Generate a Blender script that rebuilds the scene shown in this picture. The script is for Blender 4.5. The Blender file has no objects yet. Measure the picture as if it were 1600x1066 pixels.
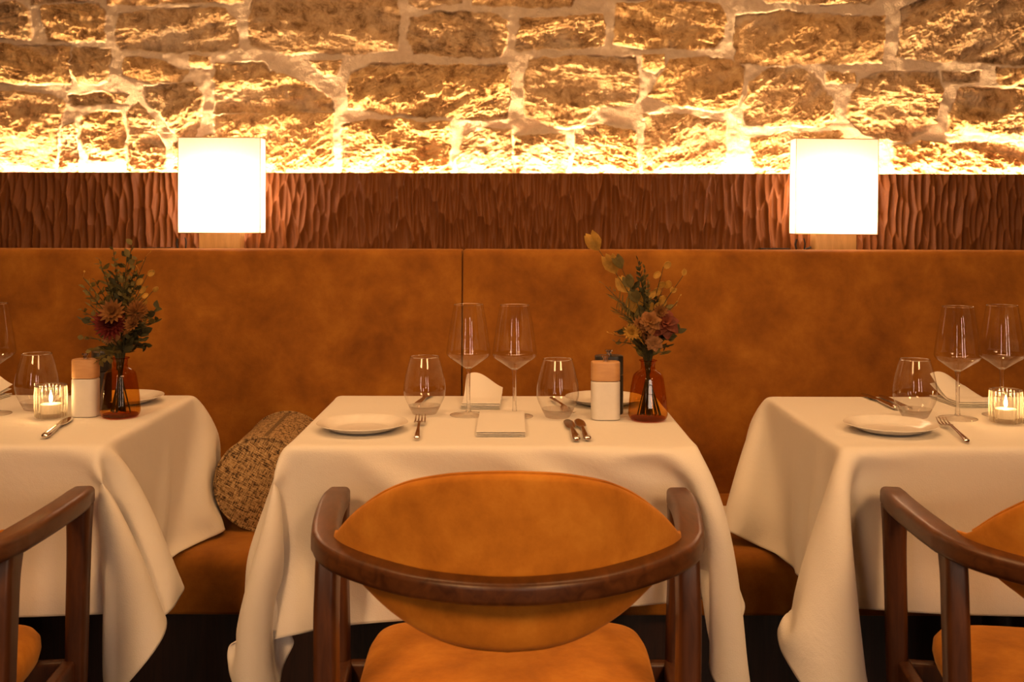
import bpy, bmesh, math, random
import numpy as np
from mathutils import Vector, Matrix

# ------------------------------------------------------------------ camera, world, exposure, large lights
FPX, EYE, HZ = 1650.0, 1.126, 352.0            # focal length in pixels, eye height, horizon row
scene = bpy.context.scene
COL = scene.collection
cam_d = bpy.data.cameras.new('camera')
cam_d.sensor_fit = 'HORIZONTAL'; cam_d.sensor_width = 36.0
cam_d.lens = FPX / 1600 * 36
cam_d.shift_y = (HZ - 533) / 1600
cam_d.dof.use_dof = True; cam_d.dof.focus_distance = 2.15; cam_d.dof.aperture_fstop = 9.0
cam_d.clip_start = 0.02
cam = bpy.data.objects.new('camera', cam_d); COL.objects.link(cam)
cam.location = (0, 0, EYE)
cam.rotation_euler = (math.radians(90), math.radians(-0.12), 0)
scene.camera = cam
scene.view_settings.view_transform = 'Standard'
scene.view_settings.look = 'None'
scene.view_settings.gamma = 1.0
scene.view_settings.use_curve_mapping = False
scene.view_settings.exposure = 0.0
scene.cycles.max_bounces = 14
scene.cycles.transparent_max_bounces = 24
scene.cycles.transmission_bounces = 10
scene.cycles.sample_clamp_indirect = 4.0
scene.cycles.use_denoising = True

world = bpy.data.worlds.new('world'); scene.world = world
world.use_nodes = True
bg = world.node_tree.nodes['Background']
bg.inputs[0].default_value = (1.0, 0.50, 0.20, 1); bg.inputs[1].default_value = 0.02

STRIP_POWER = 720.0
BULB_POWER = 10.0
WARM = (1.0, 0.56, 0.235)
def area_light(name, loc, target, sx, sy, power, color, spread=180):
    d = bpy.data.lights.new(name, 'AREA'); d.shape = 'RECTANGLE'; d.size = sx; d.size_y = sy
    d.energy = power; d.color = color; d.spread = math.radians(spread)
    o = bpy.data.objects.new(name, d); COL.objects.link(o); o.location = loc
    o.rotation_euler = (Vector(target) - Vector(loc)).to_track_quat('-Z', 'Y').to_euler()
    return o
area_light('ceiling_lamp', (-1.2, -0.8, 2.40), (-0.5, 1.7, 0.5), 0.55, 0.55, 5.4, (1.0, 0.53, 0.21), 60)  # unseen fill pair, added above and behind the camera
area_light('ceiling_lamp', (1.2, -0.8, 2.40), (0.5, 1.7, 0.5), 0.55, 0.55, 5.4, (1.0, 0.53, 0.21), 60)
area_light('ceiling_lamp', (0.0, 1.75, 2.55), (0.0, 1.95, 0.7), 2.6, 0.10, 28, (1.0, 0.53, 0.21))  # unseen fill strip, added overhead to brighten the tabletops

rnd = random.Random(7)
def R(d): return math.radians(d)
def px(x, y, Y): return Vector(((x - 800) / FPX * Y, Y, EYE - (y - HZ) / FPX * Y))

# ------------------------------------------------------------------ materials
def mat(name):
    m = bpy.data.materials.new(name); m.use_nodes = True
    nt = m.node_tree
    for n in list(nt.nodes): nt.nodes.remove(n)
    out = nt.nodes.new('ShaderNodeOutputMaterial')
    return m, nt, out
def N(nt, t, **kw):
    n = nt.nodes.new(t)
    for k, v in kw.items():
        if k in n.inputs: n.inputs[k].default_value = v
        else: setattr(n, k, v)
    return n
def ramp(nt, src, stops):
    r = nt.nodes.new('ShaderNodeValToRGB')
    e = r.color_ramp.elements
    while len(e) < len(stops): e.new(0.5)
    for i, (p, c) in enumerate(stops):
        e[i].position = p; e[i].color = (*c, 1) if len(c) == 3 else c
    nt.links.new(src, r.inputs[0]); return r.outputs[0]
def coords(nt, scale=(1, 1, 1), rot=(0, 0, 0)):
    t = nt.nodes.new('ShaderNodeTexCoord'); m = nt.nodes.new('ShaderNodeMapping')
    m.inputs['Scale'].default_value = scale; m.inputs['Rotation'].default_value = rot
    nt.links.new(t.outputs['Object'], m.inputs[0]); return m.outputs[0]
def noise(nt, vec, scale, detail=4, rough=0.55, dist=0.0):
    n = N(nt, 'ShaderNodeTexNoise', Scale=scale, Detail=detail, Roughness=rough, Distortion=dist)
    nt.links.new(vec, n.inputs['Vector']); return n.outputs['Fac']
def bump(nt, h, strength, dist):
    b = N(nt, 'ShaderNodeBump', Strength=strength, Distance=dist)
    nt.links.new(h, b.inputs['Height']); return b.outputs[0]
def principled(nt, out, **kw):
    p = nt.nodes.new('ShaderNodeBsdfPrincipled')
    for k, v in kw.items():
        if isinstance(v, bpy.types.NodeSocket): nt.links.new(v, p.inputs[k])
        else: p.inputs[k].default_value = v
    nt.links.new(p.outputs[0], out.inputs[0]); return p

def m_suede(name, c0, c1, c2, sc=1.0):
    m, nt, out = mat(name)
    v = coords(nt)
    a = noise(nt, v, 8.0 * sc, 7, 0.64, 0.15)
    col = ramp(nt, a, [(0.30, c0), (0.52, c1), (0.72, c2)])
    f = noise(nt, v, 260, 2, 0.6)
    f2 = noise(nt, v, 38 * sc, 4, 0.6)
    mx = N(nt, 'ShaderNodeMath', operation='ADD'); nt.links.new(f, mx.inputs[0]); nt.links.new(f2, mx.inputs[1])
    principled(nt, out, **{'Base Color': col, 'Roughness': 0.82, 'Normal': bump(nt, mx.outputs[0], 0.25, 0.0012),
                           'Sheen Weight': 0.35, 'Sheen Roughness': 0.45, 'Sheen Tint': (1.0, 0.55, 0.2, 1), 'Specular IOR Level': 0.2})
    return m
SUEDE_WALL = m_suede('tan_suede', (0.165, 0.054, 0.005), (0.265, 0.095, 0.009), (0.37, 0.148, 0.016))
SUEDE_CHAIR = m_suede('chair_suede', (0.36, 0.126, 0.011), (0.53, 0.200, 0.019), (0.66, 0.285, 0.034), 1.5)

def m_wood(name, c0, c1, axis_scale=(60, 60, 6), rough=0.38, spec=0.5, bs=0.10):
    m, nt, out = mat(name)
    v = coords(nt, axis_scale)
    a = noise(nt, v, 1.0, 6, 0.6, 1.2)
    col = ramp(nt, a, [(0.32, c0), (0.68, c1)])
    principled(nt, out, **{'Base Color': col, 'Roughness': rough, 'Normal': bump(nt, a, bs, 0.001), 'Specular IOR Level': spec})
    return m
WALNUT = m_wood('walnut', (0.052, 0.016, 0.005), (0.120, 0.042, 0.013), (50, 12, 50), 0.36)
WALNUT_LEG = m_wood('walnut_leg', (0.048, 0.015, 0.005), (0.105, 0.036, 0.012), (60, 60, 7), 0.38)
CARVED = m_wood('carved_wood', (0.135, 0.043, 0.009), (0.175, 0.058, 0.012), (40, 40, 5), 0.5, 0.25, 0.02)
PLINTH = m_wood('plinth_wood', (0.012, 0.004, 0.002), (0.035, 0.012, 0.006), (90, 90, 5), 0.35)
FLOOR = m_wood('floor_wood', (0.010, 0.004, 0.002), (0.035, 0.014, 0.007), (30, 4, 30), 0.4)
PALEWOOD = m_wood('pale_oak', (0.62, 0.36, 0.13), (0.78, 0.50, 0.20), (60, 60, 8), 0.45)
CAPWOOD = m_wood('cap_wood', (0.50, 0.27, 0.115), (0.60, 0.34, 0.15), (12, 12, 90), 0.45)

def m_plain(name, c, rough=0.5, metal=0.0, spec=0.5, **kw):
    m, nt, out = mat(name)
    v = coords(nt)
    a = noise(nt, v, 40, 3)
    col = ramp(nt, a, [(0.2, tuple(x * 0.93 for x in c)), (0.8, tuple(min(1, x * 1.05) for x in c))])
    principled(nt, out, **{'Base Color': col, 'Roughness': rough, 'Metallic': metal, 'Specular IOR Level': spec, **kw})
    return m
STEEL = m_plain('steel', (0.62, 0.58, 0.54), 0.16, 1.0)
BLACKMETAL = m_plain('dark_metal', (0.012, 0.010, 0.009), 0.35)
CERAMIC = m_plain('ceramic', (0.80, 0.78, 0.74), 0.12)
MILLWHITE = m_plain('white_mill', (0.72, 0.69, 0.64), 0.4)
MILLDARK = m_plain('black_mill', (0.018, 0.016, 0.014), 0.4)
BRASS = m_plain('brass', (0.60, 0.36, 0.12), 0.3, 1.0)
PLASTER = m_plain('plaster', (0.22, 0.12, 0.06), 0.9)
CEIL = m_plain('ceiling_paint', (0.30, 0.20, 0.12), 0.9)
WAX = m_plain('wax', (0.85, 0.78, 0.62), 0.4)

def m_cloth():
    m, nt, out = mat('white_cotton')
    v = coords(nt)
    a = noise(nt, v, 7, 4, 0.6, 0.3)
    fine = noise(nt, v, 500, 2)
    mx = N(nt, 'ShaderNodeMath', operation='MULTIPLY_ADD'); nt.links.new(fine, mx.inputs[0]); mx.inputs[1].default_value = 0.10; nt.links.new(a, mx.inputs[2])
    p = N(nt, 'ShaderNodeBsdfPrincipled')
    p.inputs['Base Color'].default_value = (0.80, 0.765, 0.71, 1); p.inputs['Roughness'].default_value = 0.75
    p.inputs['Sheen Weight'].default_value = 0.15; p.inputs['Specular IOR Level'].default_value = 0.25
    nt.links.new(bump(nt, mx.outputs[0], 0.40, 0.014), p.inputs['Normal'])
    t = N(nt, 'ShaderNodeBsdfTranslucent'); t.inputs[0].default_value = (0.75, 0.70, 0.62, 1)
    s = N(nt, 'ShaderNodeMixShader'); s.inputs[0].default_value = 0.08
    nt.links.new(p.outputs[0], s.inputs[1]); nt.links.new(t.outputs[0], s.inputs[2]); nt.links.new(s.outputs[0], out.inputs[0])
    return m
CLOTH = m_cloth()

def m_shell(name, tint, gl=1.0, rough=0.0, edge=(0.92, 0.90, 0.86)):
    """thin-walled glass: see-through with Fresnel reflections, denser where the wall is seen edge-on"""
    m, nt, out = mat(name)
    tr = N(nt, 'ShaderNodeBsdfTransparent'); g = N(nt, 'ShaderNodeBsdfGlossy'); g.inputs['Roughness'].default_value = rough
    lw = N(nt, 'ShaderNodeLayerWeight'); lw.inputs['Blend'].default_value = 0.12
    col = ramp(nt, lw.outputs['Facing'], [(0.0, tint), (0.75, tint), (1.0, tuple(t * e for t, e in zip(tint, edge)))])
    nt.links.new(col, tr.inputs[0])
    lf = N(nt, 'ShaderNodeLayerWeight'); lf.inputs['Blend'].default_value = 0.5
    pw = N(nt, 'ShaderNodeMath', operation='POWER'); nt.links.new(lf.outputs['Facing'], pw.inputs[0]); pw.inputs[1].default_value = 4.0
    k = N(nt, 'ShaderNodeMath', operation='MULTIPLY_ADD'); nt.links.new(pw.outputs[0], k.inputs[0]); k.inputs[1].default_value = 0.6 * gl; k.inputs[2].default_value = 0.045 * gl
    k.use_clamp = True
    s = N(nt, 'ShaderNodeMixShader'); nt.links.new(k.outputs[0], s.inputs[0])
    nt.links.new(tr.outputs[0], s.inputs[1]); nt.links.new(g.outputs[0], s.inputs[2]); nt.links.new(s.outputs[0], out.inputs[0])
    return m
GLASS_THIN = m_shell('thin_glass', (0.985, 0.98, 0.97), 1.5)
AMBER = m_shell('amber_glass', (0.80, 0.52, 0.17), 0.7, 0.02, (0.30, 0.16, 0.10))
def m_glass(name, c=(1, 1, 1), rough=0.0):
    m, nt, out = mat(name)
    g = N(nt, 'ShaderNodeBsdfGlass'); g.inputs['Color'].default_value = (*c, 1); g.inputs['Roughness'].default_value = rough; g.inputs['IOR'].default_value = 1.5
    nt.links.new(g.outputs[0], out.inputs[0]); return m
GLASS = m_glass('solid_glass')
def m_thick():
    m, nt, out = mat('thick_glass')
    g = N(nt, 'ShaderNodeBsdfGlass'); g.inputs['IOR'].default_value = 1.5; t = N(nt, 'ShaderNodeBsdfTransparent')
    s = N(nt, 'ShaderNodeMixShader'); s.inputs[0].default_value = 0.45
    nt.links.new(t.outputs[0], s.inputs[1]); nt.links.new(g.outputs[0], s.inputs[2]); nt.links.new(s.outputs[0], out.inputs[0]); return m
GLASS_BASE = m_thick()
def m_ribbed():
    m, nt, out = mat('ribbed_glass')
    tr = N(nt, 'ShaderNodeBsdfTransparent'); tr.inputs[0].default_value = (0.97, 0.95, 0.90, 1)
    g = N(nt, 'ShaderNodeBsdfGlossy'); g.inputs['Roughness'].default_value = 0.05
    tl = N(nt, 'ShaderNodeBsdfTranslucent'); tl.inputs[0].default_value = (0.95, 0.88, 0.75, 1)
    fr = N(nt, 'ShaderNodeMath', operation='ADD'); fr.inputs[0].default_value = 0.06; fr.inputs[1].default_value = 0.0
    lw = N(nt, 'ShaderNodeLayerWeight'); lw.inputs['Blend'].default_value = 0.5
    pw = N(nt, 'ShaderNodeMath', operation='POWER'); nt.links.new(lw.outputs['Facing'], pw.inputs[0]); pw.inputs[1].default_value = 1.5
    kk = N(nt, 'ShaderNodeMath', operation='MULTIPLY_ADD'); nt.links.new(pw.outputs[0], kk.inputs[0]); kk.inputs[1].default_value = 0.8; kk.inputs[2].default_value = 0.03; kk.use_clamp = True
    a = N(nt, 'ShaderNodeMixShader'); nt.links.new(kk.outputs[0], a.inputs[0])
    nt.links.new(tr.outputs[0], a.inputs[1]); nt.links.new(tl.outputs[0], a.inputs[2])
    b = N(nt, 'ShaderNodeMixShader'); nt.links.new(fr.outputs[0], b.inputs[0])
    nt.links.new(a.outputs[0], b.inputs[1]); nt.links.new(g.outputs[0], b.inputs[2]); nt.links.new(b.outputs[0], out.inputs[0])
    return m
RIBBED = m_ribbed()
def m_emit(name, c, s):
    m, nt, out = mat(name)
    e = N(nt, 'ShaderNodeEmission'); e.inputs[0].default_value = (*c, 1); e.inputs[1].default_value = s
    nt.links.new(e.outputs[0], out.inputs[0]); return m
FLAME = m_emit('flame', (1.0, 0.62, 0.22), 60)
BULB = m_emit('bulb_glow', (1.0, 0.62, 0.30), 20)
STRIP = m_emit('strip_glow', (1.0, 0.61, 0.285), STRIP_POWER)
def m_shade():
    m, nt, out = mat('lamp_fabric')
    v = coords(nt); a = noise(nt, v, 180, 2)
    t = N(nt, 'ShaderNodeBsdfTranslucent')
    nt.links.new(ramp(nt, a, [(0.3, (0.76, 0.74, 0.70)), (0.7, (0.80, 0.78, 0.74))]), t.inputs[0])
    d = N(nt, 'ShaderNodeBsdfDiffuse'); d.inputs[0].default_value = (0.85, 0.80, 0.72, 1)
    s = N(nt, 'ShaderNodeMixShader'); s.inputs[0].default_value = 0.35
    nt.links.new(t.outputs[0], s.inputs[1]); nt.links.new(d.outputs[0], s.inputs[2]); nt.links.new(s.outputs[0], out.inputs[0])
    return m
SHADE = m_shade()

def m_stone():
    m, nt, out = mat('rough_stone_masonry')
    st = N(nt, 'ShaderNodeAttribute', attribute_name='stone'); hu = N(nt, 'ShaderNodeAttribute', attribute_name='hue')
    v = coords(nt)
    a = noise(nt, v, 26, 6, 0.65, 0.5)
    c1 = ramp(nt, a, [(0.34, (0.20, 0.11, 0.045)), (0.50, (0.46, 0.30, 0.14)), (0.72, (0.66, 0.48, 0.25))])  # low stops paint shadow patches into the stone's own browns
    c2 = ramp(nt, a, [(0.34, (0.17, 0.11, 0.06)), (0.50, (0.40, 0.29, 0.18)), (0.72, (0.56, 0.45, 0.32))])
    sx = N(nt, 'ShaderNodeMix', data_type='RGBA'); nt.links.new(hu.outputs['Fac'], sx.inputs[0])
    nt.links.new(c2, sx.inputs[6]); nt.links.new(c1, sx.inputs[7])
    b = noise(nt, v, 60, 4)
    cm = ramp(nt, b, [(0.3, (0.52, 0.43, 0.33)), (0.7, (0.62, 0.53, 0.42))])
    mx = N(nt, 'ShaderNodeMix', data_type='RGBA'); nt.links.new(st.outputs['Fac'], mx.inputs[0])
    nt.links.new(cm, mx.inputs[6]); nt.links.new(sx.outputs[2], mx.inputs[7])
    f = noise(nt, v, 210, 4, 0.7)
    principled(nt, out, **{'Base Color': mx.outputs[2], 'Roughness': 0.95, 'Specular IOR Level': 0.02, 'Normal': bump(nt, f, 0.7, 0.003)})
    return m
STONE = m_stone()

def m_weave():
    m, nt, out = mat('straw_weave')
    uv = N(nt, 'ShaderNodeUVMap')
    def thread(rot, sc, stretch):
        hz = (sc * stretch, sc, 1) if rot == 0 else (sc, sc * stretch, 1)
        mp = N(nt, 'ShaderNodeMapping'); mp.inputs['Scale'].default_value = hz
        nt.links.new(uv.outputs[0], mp.inputs[0])
        return noise(nt, mp.outputs[0], 1.0, 2, 0.5)
    a = thread(0.0, 430, 0.13); b = thread(R(90), 430, 0.13); c = thread(0.0, 110, 0.9)
    mn = N(nt, 'ShaderNodeMath', operation='ADD'); nt.links.new(a, mn.inputs[0]); nt.links.new(b, mn.inputs[1])
    m2 = N(nt, 'ShaderNodeMath', operation='MULTIPLY_ADD'); nt.links.new(c, m2.inputs[0]); m2.inputs[1].default_value = 0.9; nt.links.new(mn.outputs[0], m2.inputs[2])
    h = N(nt, 'ShaderNodeMath', operation='MULTIPLY'); nt.links.new(m2.outputs[0], h.inputs[0]); h.inputs[1].default_value = 0.345
    col = ramp(nt, h.outputs[0], [(0.425, (0.04, 0.018, 0.006)), (0.460, (0.22, 0.125, 0.05)), (0.52, (0.42, 0.27, 0.12)), (0.62, (0.58, 0.40, 0.20))])
    principled(nt, out, **{'Base Color': col, 'Roughness': 0.8, 'Normal': bump(nt, h.outputs[0], 0.9, 0.012)})
    return m
WEAVE = m_weave()
def m_leaf(name, c, tr=0.3):
    m, nt, out = mat(name)
    v = coords(nt); a = noise(nt, v, 60, 4)
    col = ramp(nt, a, [(0.3, tuple(x * 0.65 for x in c)), (0.7, tuple(min(1, x * 1.25) for x in c))])
    p = N(nt, 'ShaderNodeBsdfPrincipled'); nt.links.new(col, p.inputs['Base Color']); p.inputs['Roughness'].default_value = 0.7
    t = N(nt, 'ShaderNodeBsdfTranslucent'); nt.links.new(col, t.inputs[0])
    s = N(nt, 'ShaderNodeMixShader'); s.inputs[0].default_value = tr
    nt.links.new(p.outputs[0], s.inputs[1]); nt.links.new(t.outputs[0], s.inputs[2]); nt.links.new(s.outputs[0], out.inputs[0])
    return m
L_DARK = m_leaf('leaf_dark', (0.052, 0.050, 0.014)); L_OLIVE = m_leaf('leaf_olive', (0.16, 0.125, 0.030))
L_GOLD = m_leaf('leaf_gold', (0.52, 0.30, 0.045), 0.4); L_RED = m_leaf('petal_red', (0.17, 0.018, 0.012)); L_ROSE = m_leaf('petal_rose', (0.20, 0.042, 0.015))
L_OCHRE = m_leaf('petal_ochre', (0.30, 0.125, 0.028)); L_PALE = m_leaf('petal_pale', (0.40, 0.20, 0.08), 0.4)

# ------------------------------------------------------------------ mesh helpers
def tag(o, label=None, cat=None, group=None, kind=None):
    if label: o['label'] = label
    if cat: o['category'] = cat
    if group: o['group'] = group
    if kind: o['kind'] = kind
    return o
def empty(name, loc, rz=0):
    o = bpy.data.objects.new(name, None); COL.objects.link(o); o.empty_display_size = 0.05
    o.location = loc; o.rotation_euler = (0, 0, rz); return o
def kids(o): return [c for c in bpy.data.objects if c.parent is o]
def copy_tree(o, parent=None):
    c = o.copy(); COL.objects.link(c); c.parent = parent
    for ch in kids(o): copy_tree(ch, c)
    return c

class MB:
    def __init__(s): s.v = []; s.f = []; s.m = []; s.mi = 0
    def add(s, vs, fs):
        b = len(s.v); s.v += [tuple(x) for x in vs]; s.f += [tuple(i + b for i in f) for f in fs]; s.m += [s.mi] * len(fs)
    def loops(s, rings, closed=True, cap0=False, cap1=False):
        n = len(rings[0]); vs = [p for r in rings for p in r]; fs = []
        for i in range(len(rings) - 1):
            for j in range(n if closed else n - 1):
                k = (j + 1) % n
                fs.append((i * n + j, i * n + k, (i + 1) * n + k, (i + 1) * n + j))
        if cap0: fs.append(tuple(reversed(range(n))))
        if cap1: fs.append(tuple(range((len(rings) - 1) * n, len(rings) * n)))
        s.add(vs, fs)
    def lathe(s, prof, n=40, c=(0, 0, 0), rib=0, amp=0.0, ribz=None):
        rings = []
        for r, z in prof:
            ring = []
            for i in range(n):
                a = 2 * math.pi * i / n
                rr = r
                if rib and (ribz is None or ribz[0] <= z <= ribz[1]) and r > 0.01: rr = r * (1 + amp * abs(math.cos(a * rib / 2)))
                ring.append((c[0] + rr * math.cos(a), c[1] + rr * math.sin(a), c[2] + z))
            rings.append(ring)
        s.loops(rings, cap0=prof[0][0] > 1e-5, cap1=False)
    def tube(s, pts, rad, n=8, flat=1.0, caps=True, up=None):
        pts = [Vector(p) for p in pts]
        rad = [rad] * len(pts) if isinstance(rad, (int, float)) else rad
        rings = []; prev = Vector(up) if up else None
        for i, p in enumerate(pts):
            t = (pts[min(i + 1, len(pts) - 1)] - pts[max(i - 1, 0)]).normalized()
            if prev is None: prev = Vector((0, 0, 1)) if abs(t.z) < 0.9 else Vector((0, 1, 0))
            u = (prev - t * prev.dot(t)).normalized(); w = t.cross(u); prev = u
            r = rad[i]
            rings.append([p + u * (r * flat * math.sin(2 * math.pi * j / n)) + w * (r * math.cos(2 * math.pi * j / n)) for j in range(n)])
        s.loops(rings, cap0=caps, cap1=caps)
    def sweep(s, pts, secs, up=(0, 0, 1), n=6):
        """rounded-rectangle section (width, height) swept along pts"""
        pts = [Vector(p) for p in pts]; rings = []
        for i, p in enumerate(pts):
            t = (pts[min(i + 1, len(pts) - 1)] - pts[max(i - 1, 0)]).normalized()
            u = Vector(up); u = (u - t * u.dot(t)).normalized(); w = t.cross(u)
            rings.append([p + w * a + u * b for a, b in rrect(*secs[i], n=n)])
        s.loops(rings, cap0=True, cap1=True)
    def box(s, lo, hi):
        x0, y0, z0 = lo; x1, y1, z1 = hi
        s.add([(x0, y0, z0), (x1, y0, z0), (x1, y1, z0), (x0, y1, z0), (x0, y0, z1), (x1, y0, z1), (x1, y1, z1), (x0, y1, z1)],
              [(3, 2, 1, 0), (4, 5, 6, 7), (0, 1, 5, 4), (1, 2, 6, 5), (2, 3, 7, 6), (3, 0, 4, 7)])
    def build(s, name, m, parent=None, smooth=True, bevel=0, sub=0, loc=None, recalc=True, angle=40):
        me = bpy.data.meshes.new(name); me.from_pydata(s.v, [], s.f); me.update()
        ms = m if isinstance(m, (list, tuple)) else [m]
        for x in ms: me.materials.append(x)
        if len(ms) > 1: me.polygons.foreach_set('material_index', s.m)
        bm = bmesh.new(); bm.from_mesh(me)
        bmesh.ops.remove_doubles(bm, verts=bm.verts, dist=1e-6)
        if recalc: bmesh.ops.recalc_face_normals(bm, faces=bm.faces)
        if bevel:
            ed = [e for e in bm.edges if len(e.link_faces) == 2 and e.calc_face_angle(0) > 0.6]
            bmesh.ops.bevel(bm, geom=ed, offset=bevel, segments=3, affect='EDGES', profile=0.5)
        bm.to_mesh(me); bm.free()
        if smooth:
            me.polygons.foreach_set('use_smooth', [True] * len(me.polygons))
            me.set_sharp_from_angle(angle=R(angle))
        o = bpy.data.objects.new(name, me); COL.objects.link(o)
        if parent: o.parent = parent
        if loc: o.location = loc
        if sub:
            md = o.modifiers.new('sub', 'SUBSURF'); md.levels = sub; md.render_levels = sub
        return o
def rrect(w, h, r=None, n=6):
    r = min(w, h) * 0.28 if r is None else r
    out = []
    for cx, cy, a0 in ((w / 2 - r, h / 2 - r, 0), (-w / 2 + r, h / 2 - r, 90), (-w / 2 + r, -h / 2 + r, 180), (w / 2 - r, -h / 2 + r, 270)):
        for k in range(n):
            a = R(a0 + 90 * k / (n - 1)); out.append((cx + r * math.cos(a), cy + r * math.sin(a)))
    return out
def spline(P, n):
    """Catmull-Rom through tuples of any length"""
    P = [np.array(p, float) for p in P]; out = []
    Q = [2 * P[0] - P[1]] + P + [2 * P[-1] - P[-2]]
    for i in range(len(P) - 1):
        for k in range(n):
            t = k / n; a, b, c, d = Q[i:i + 4]
            out.append(0.5 * (2 * b + (c - a) * t + (2 * a - 5 * b + 4 * c - d) * t * t + (-a + 3 * b - 3 * c + d) * t ** 3))
    out.append(P[-1]); return out

# numpy value noise
def vnoise(x, y, seed):
    r = np.random.RandomState(seed); T = r.rand(256, 256).astype(np.float32)
    xi = np.floor(x).astype(int); yi = np.floor(y).astype(int); fx = x - xi; fy = y - yi
    fx = fx * fx * (3 - 2 * fx); fy = fy * fy * (3 - 2 * fy)
    g = lambda a, b: T[a & 255, b & 255]
    return (g(xi, yi) * (1 - fx) + g(xi + 1, yi) * fx) * (1 - fy) + (g(xi, yi + 1) * (1 - fx) + g(xi + 1, yi + 1) * fx) * fy - 0.5
def fbm(x, y, seed, octs=4, gain=0.5, ridged=False):
    s = np.zeros_like(x); a = 1.0
    for k in range(octs):
        n = vnoise(x * 2 ** k + 17.3 * k, y * 2 ** k + 5.1 * k, seed + k)
        s += a * ((0.25 - np.abs(n)) * 2 if ridged else n); a *= gain
    return s
def grid_mesh(name, V, nx, ny, m, attrs=None):
    """V: (ny, nx, 3) array -> smooth grid object"""
    me = bpy.data.meshes.new(name)
    idx = np.arange(nx * ny).reshape(ny, nx)
    F = np.stack([idx[:-1, :-1], idx[:-1, 1:], idx[1:, 1:], idx[1:, :-1]], -1).reshape(-1, 4)
    me.vertices.add(nx * ny); me.vertices.foreach_set('co', V.reshape(-1).astype(np.float32))
    me.loops.add(F.size); me.loops.foreach_set('vertex_index', F.reshape(-1).astype(np.int32))
    me.polygons.add(len(F)); me.polygons.foreach_set('loop_start', np.arange(0, F.size, 4, dtype=np.int32))
    me.polygons.foreach_set('loop_total', np.full(len(F), 4, dtype=np.int32))
    me.update(calc_edges=True); me.validate()
    me.polygons.foreach_set('use_smooth', [True] * len(F))
    for k, a in (attrs or {}).items():
        at = me.attributes.new(k, 'FLOAT', 'POINT'); at.data.foreach_set('value', a.reshape(-1).astype(np.float32))
    me.materials.append(m)
    o = bpy.data.objects.new(name, me); COL.objects.link(o); return o

# ------------------------------------------------------------------ room shell
WALL_Y, PANEL_Y, BACK_Y = 3.08, 2.95, 2.66
def slab(name, lo, hi, m):
    b = MB(); b.box(lo, hi); o = b.build(name, m, smooth=False); tag(o, kind='structure'); return o
slab('floor', (-3.2, -2.6, -0.05), (3.2, 3.3, 0.0), FLOOR)
slab('ceiling', (-3.2, -2.6, 2.60), (3.2, 3.3, 2.66), CEIL)
slab('wall_left', (-3.3, -2.6, 0), (-3.2, 3.3, 2.6), PLASTER)
slab('wall_right', (3.2, -2.6, 0), (3.3, 3.3, 2.6), PLASTER)
slab('wall_front', (-3.3, -2.7, 0), (3.3, -2.6, 2.6), PLASTER)

# unseen window-shaped glow panels, added behind the camera to streak the glasses
STREAK = m_emit('window_glow', (1.0, 0.68, 0.48), 20.0)
for i, x in enumerate((-1.55, 0.85, 1.9)):
    b = MB(); b.box((x - .08, -2.598, .75), (x + .08, -2.590, 2.25)); b.mi = 1
    for zz in (.72, 1.25, 1.75, 2.25): b.box((x - .11, -2.60, zz), (x + .11, -2.57, zz + .03))
    for xx in (x - .11, x + .08): b.box((xx, -2.60, .72), (xx + .03, -2.57, 2.28))
    tag(b.build('window_%d' % (i + 1), [STREAK, PLINTH], smooth=False), kind='structure')

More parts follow.
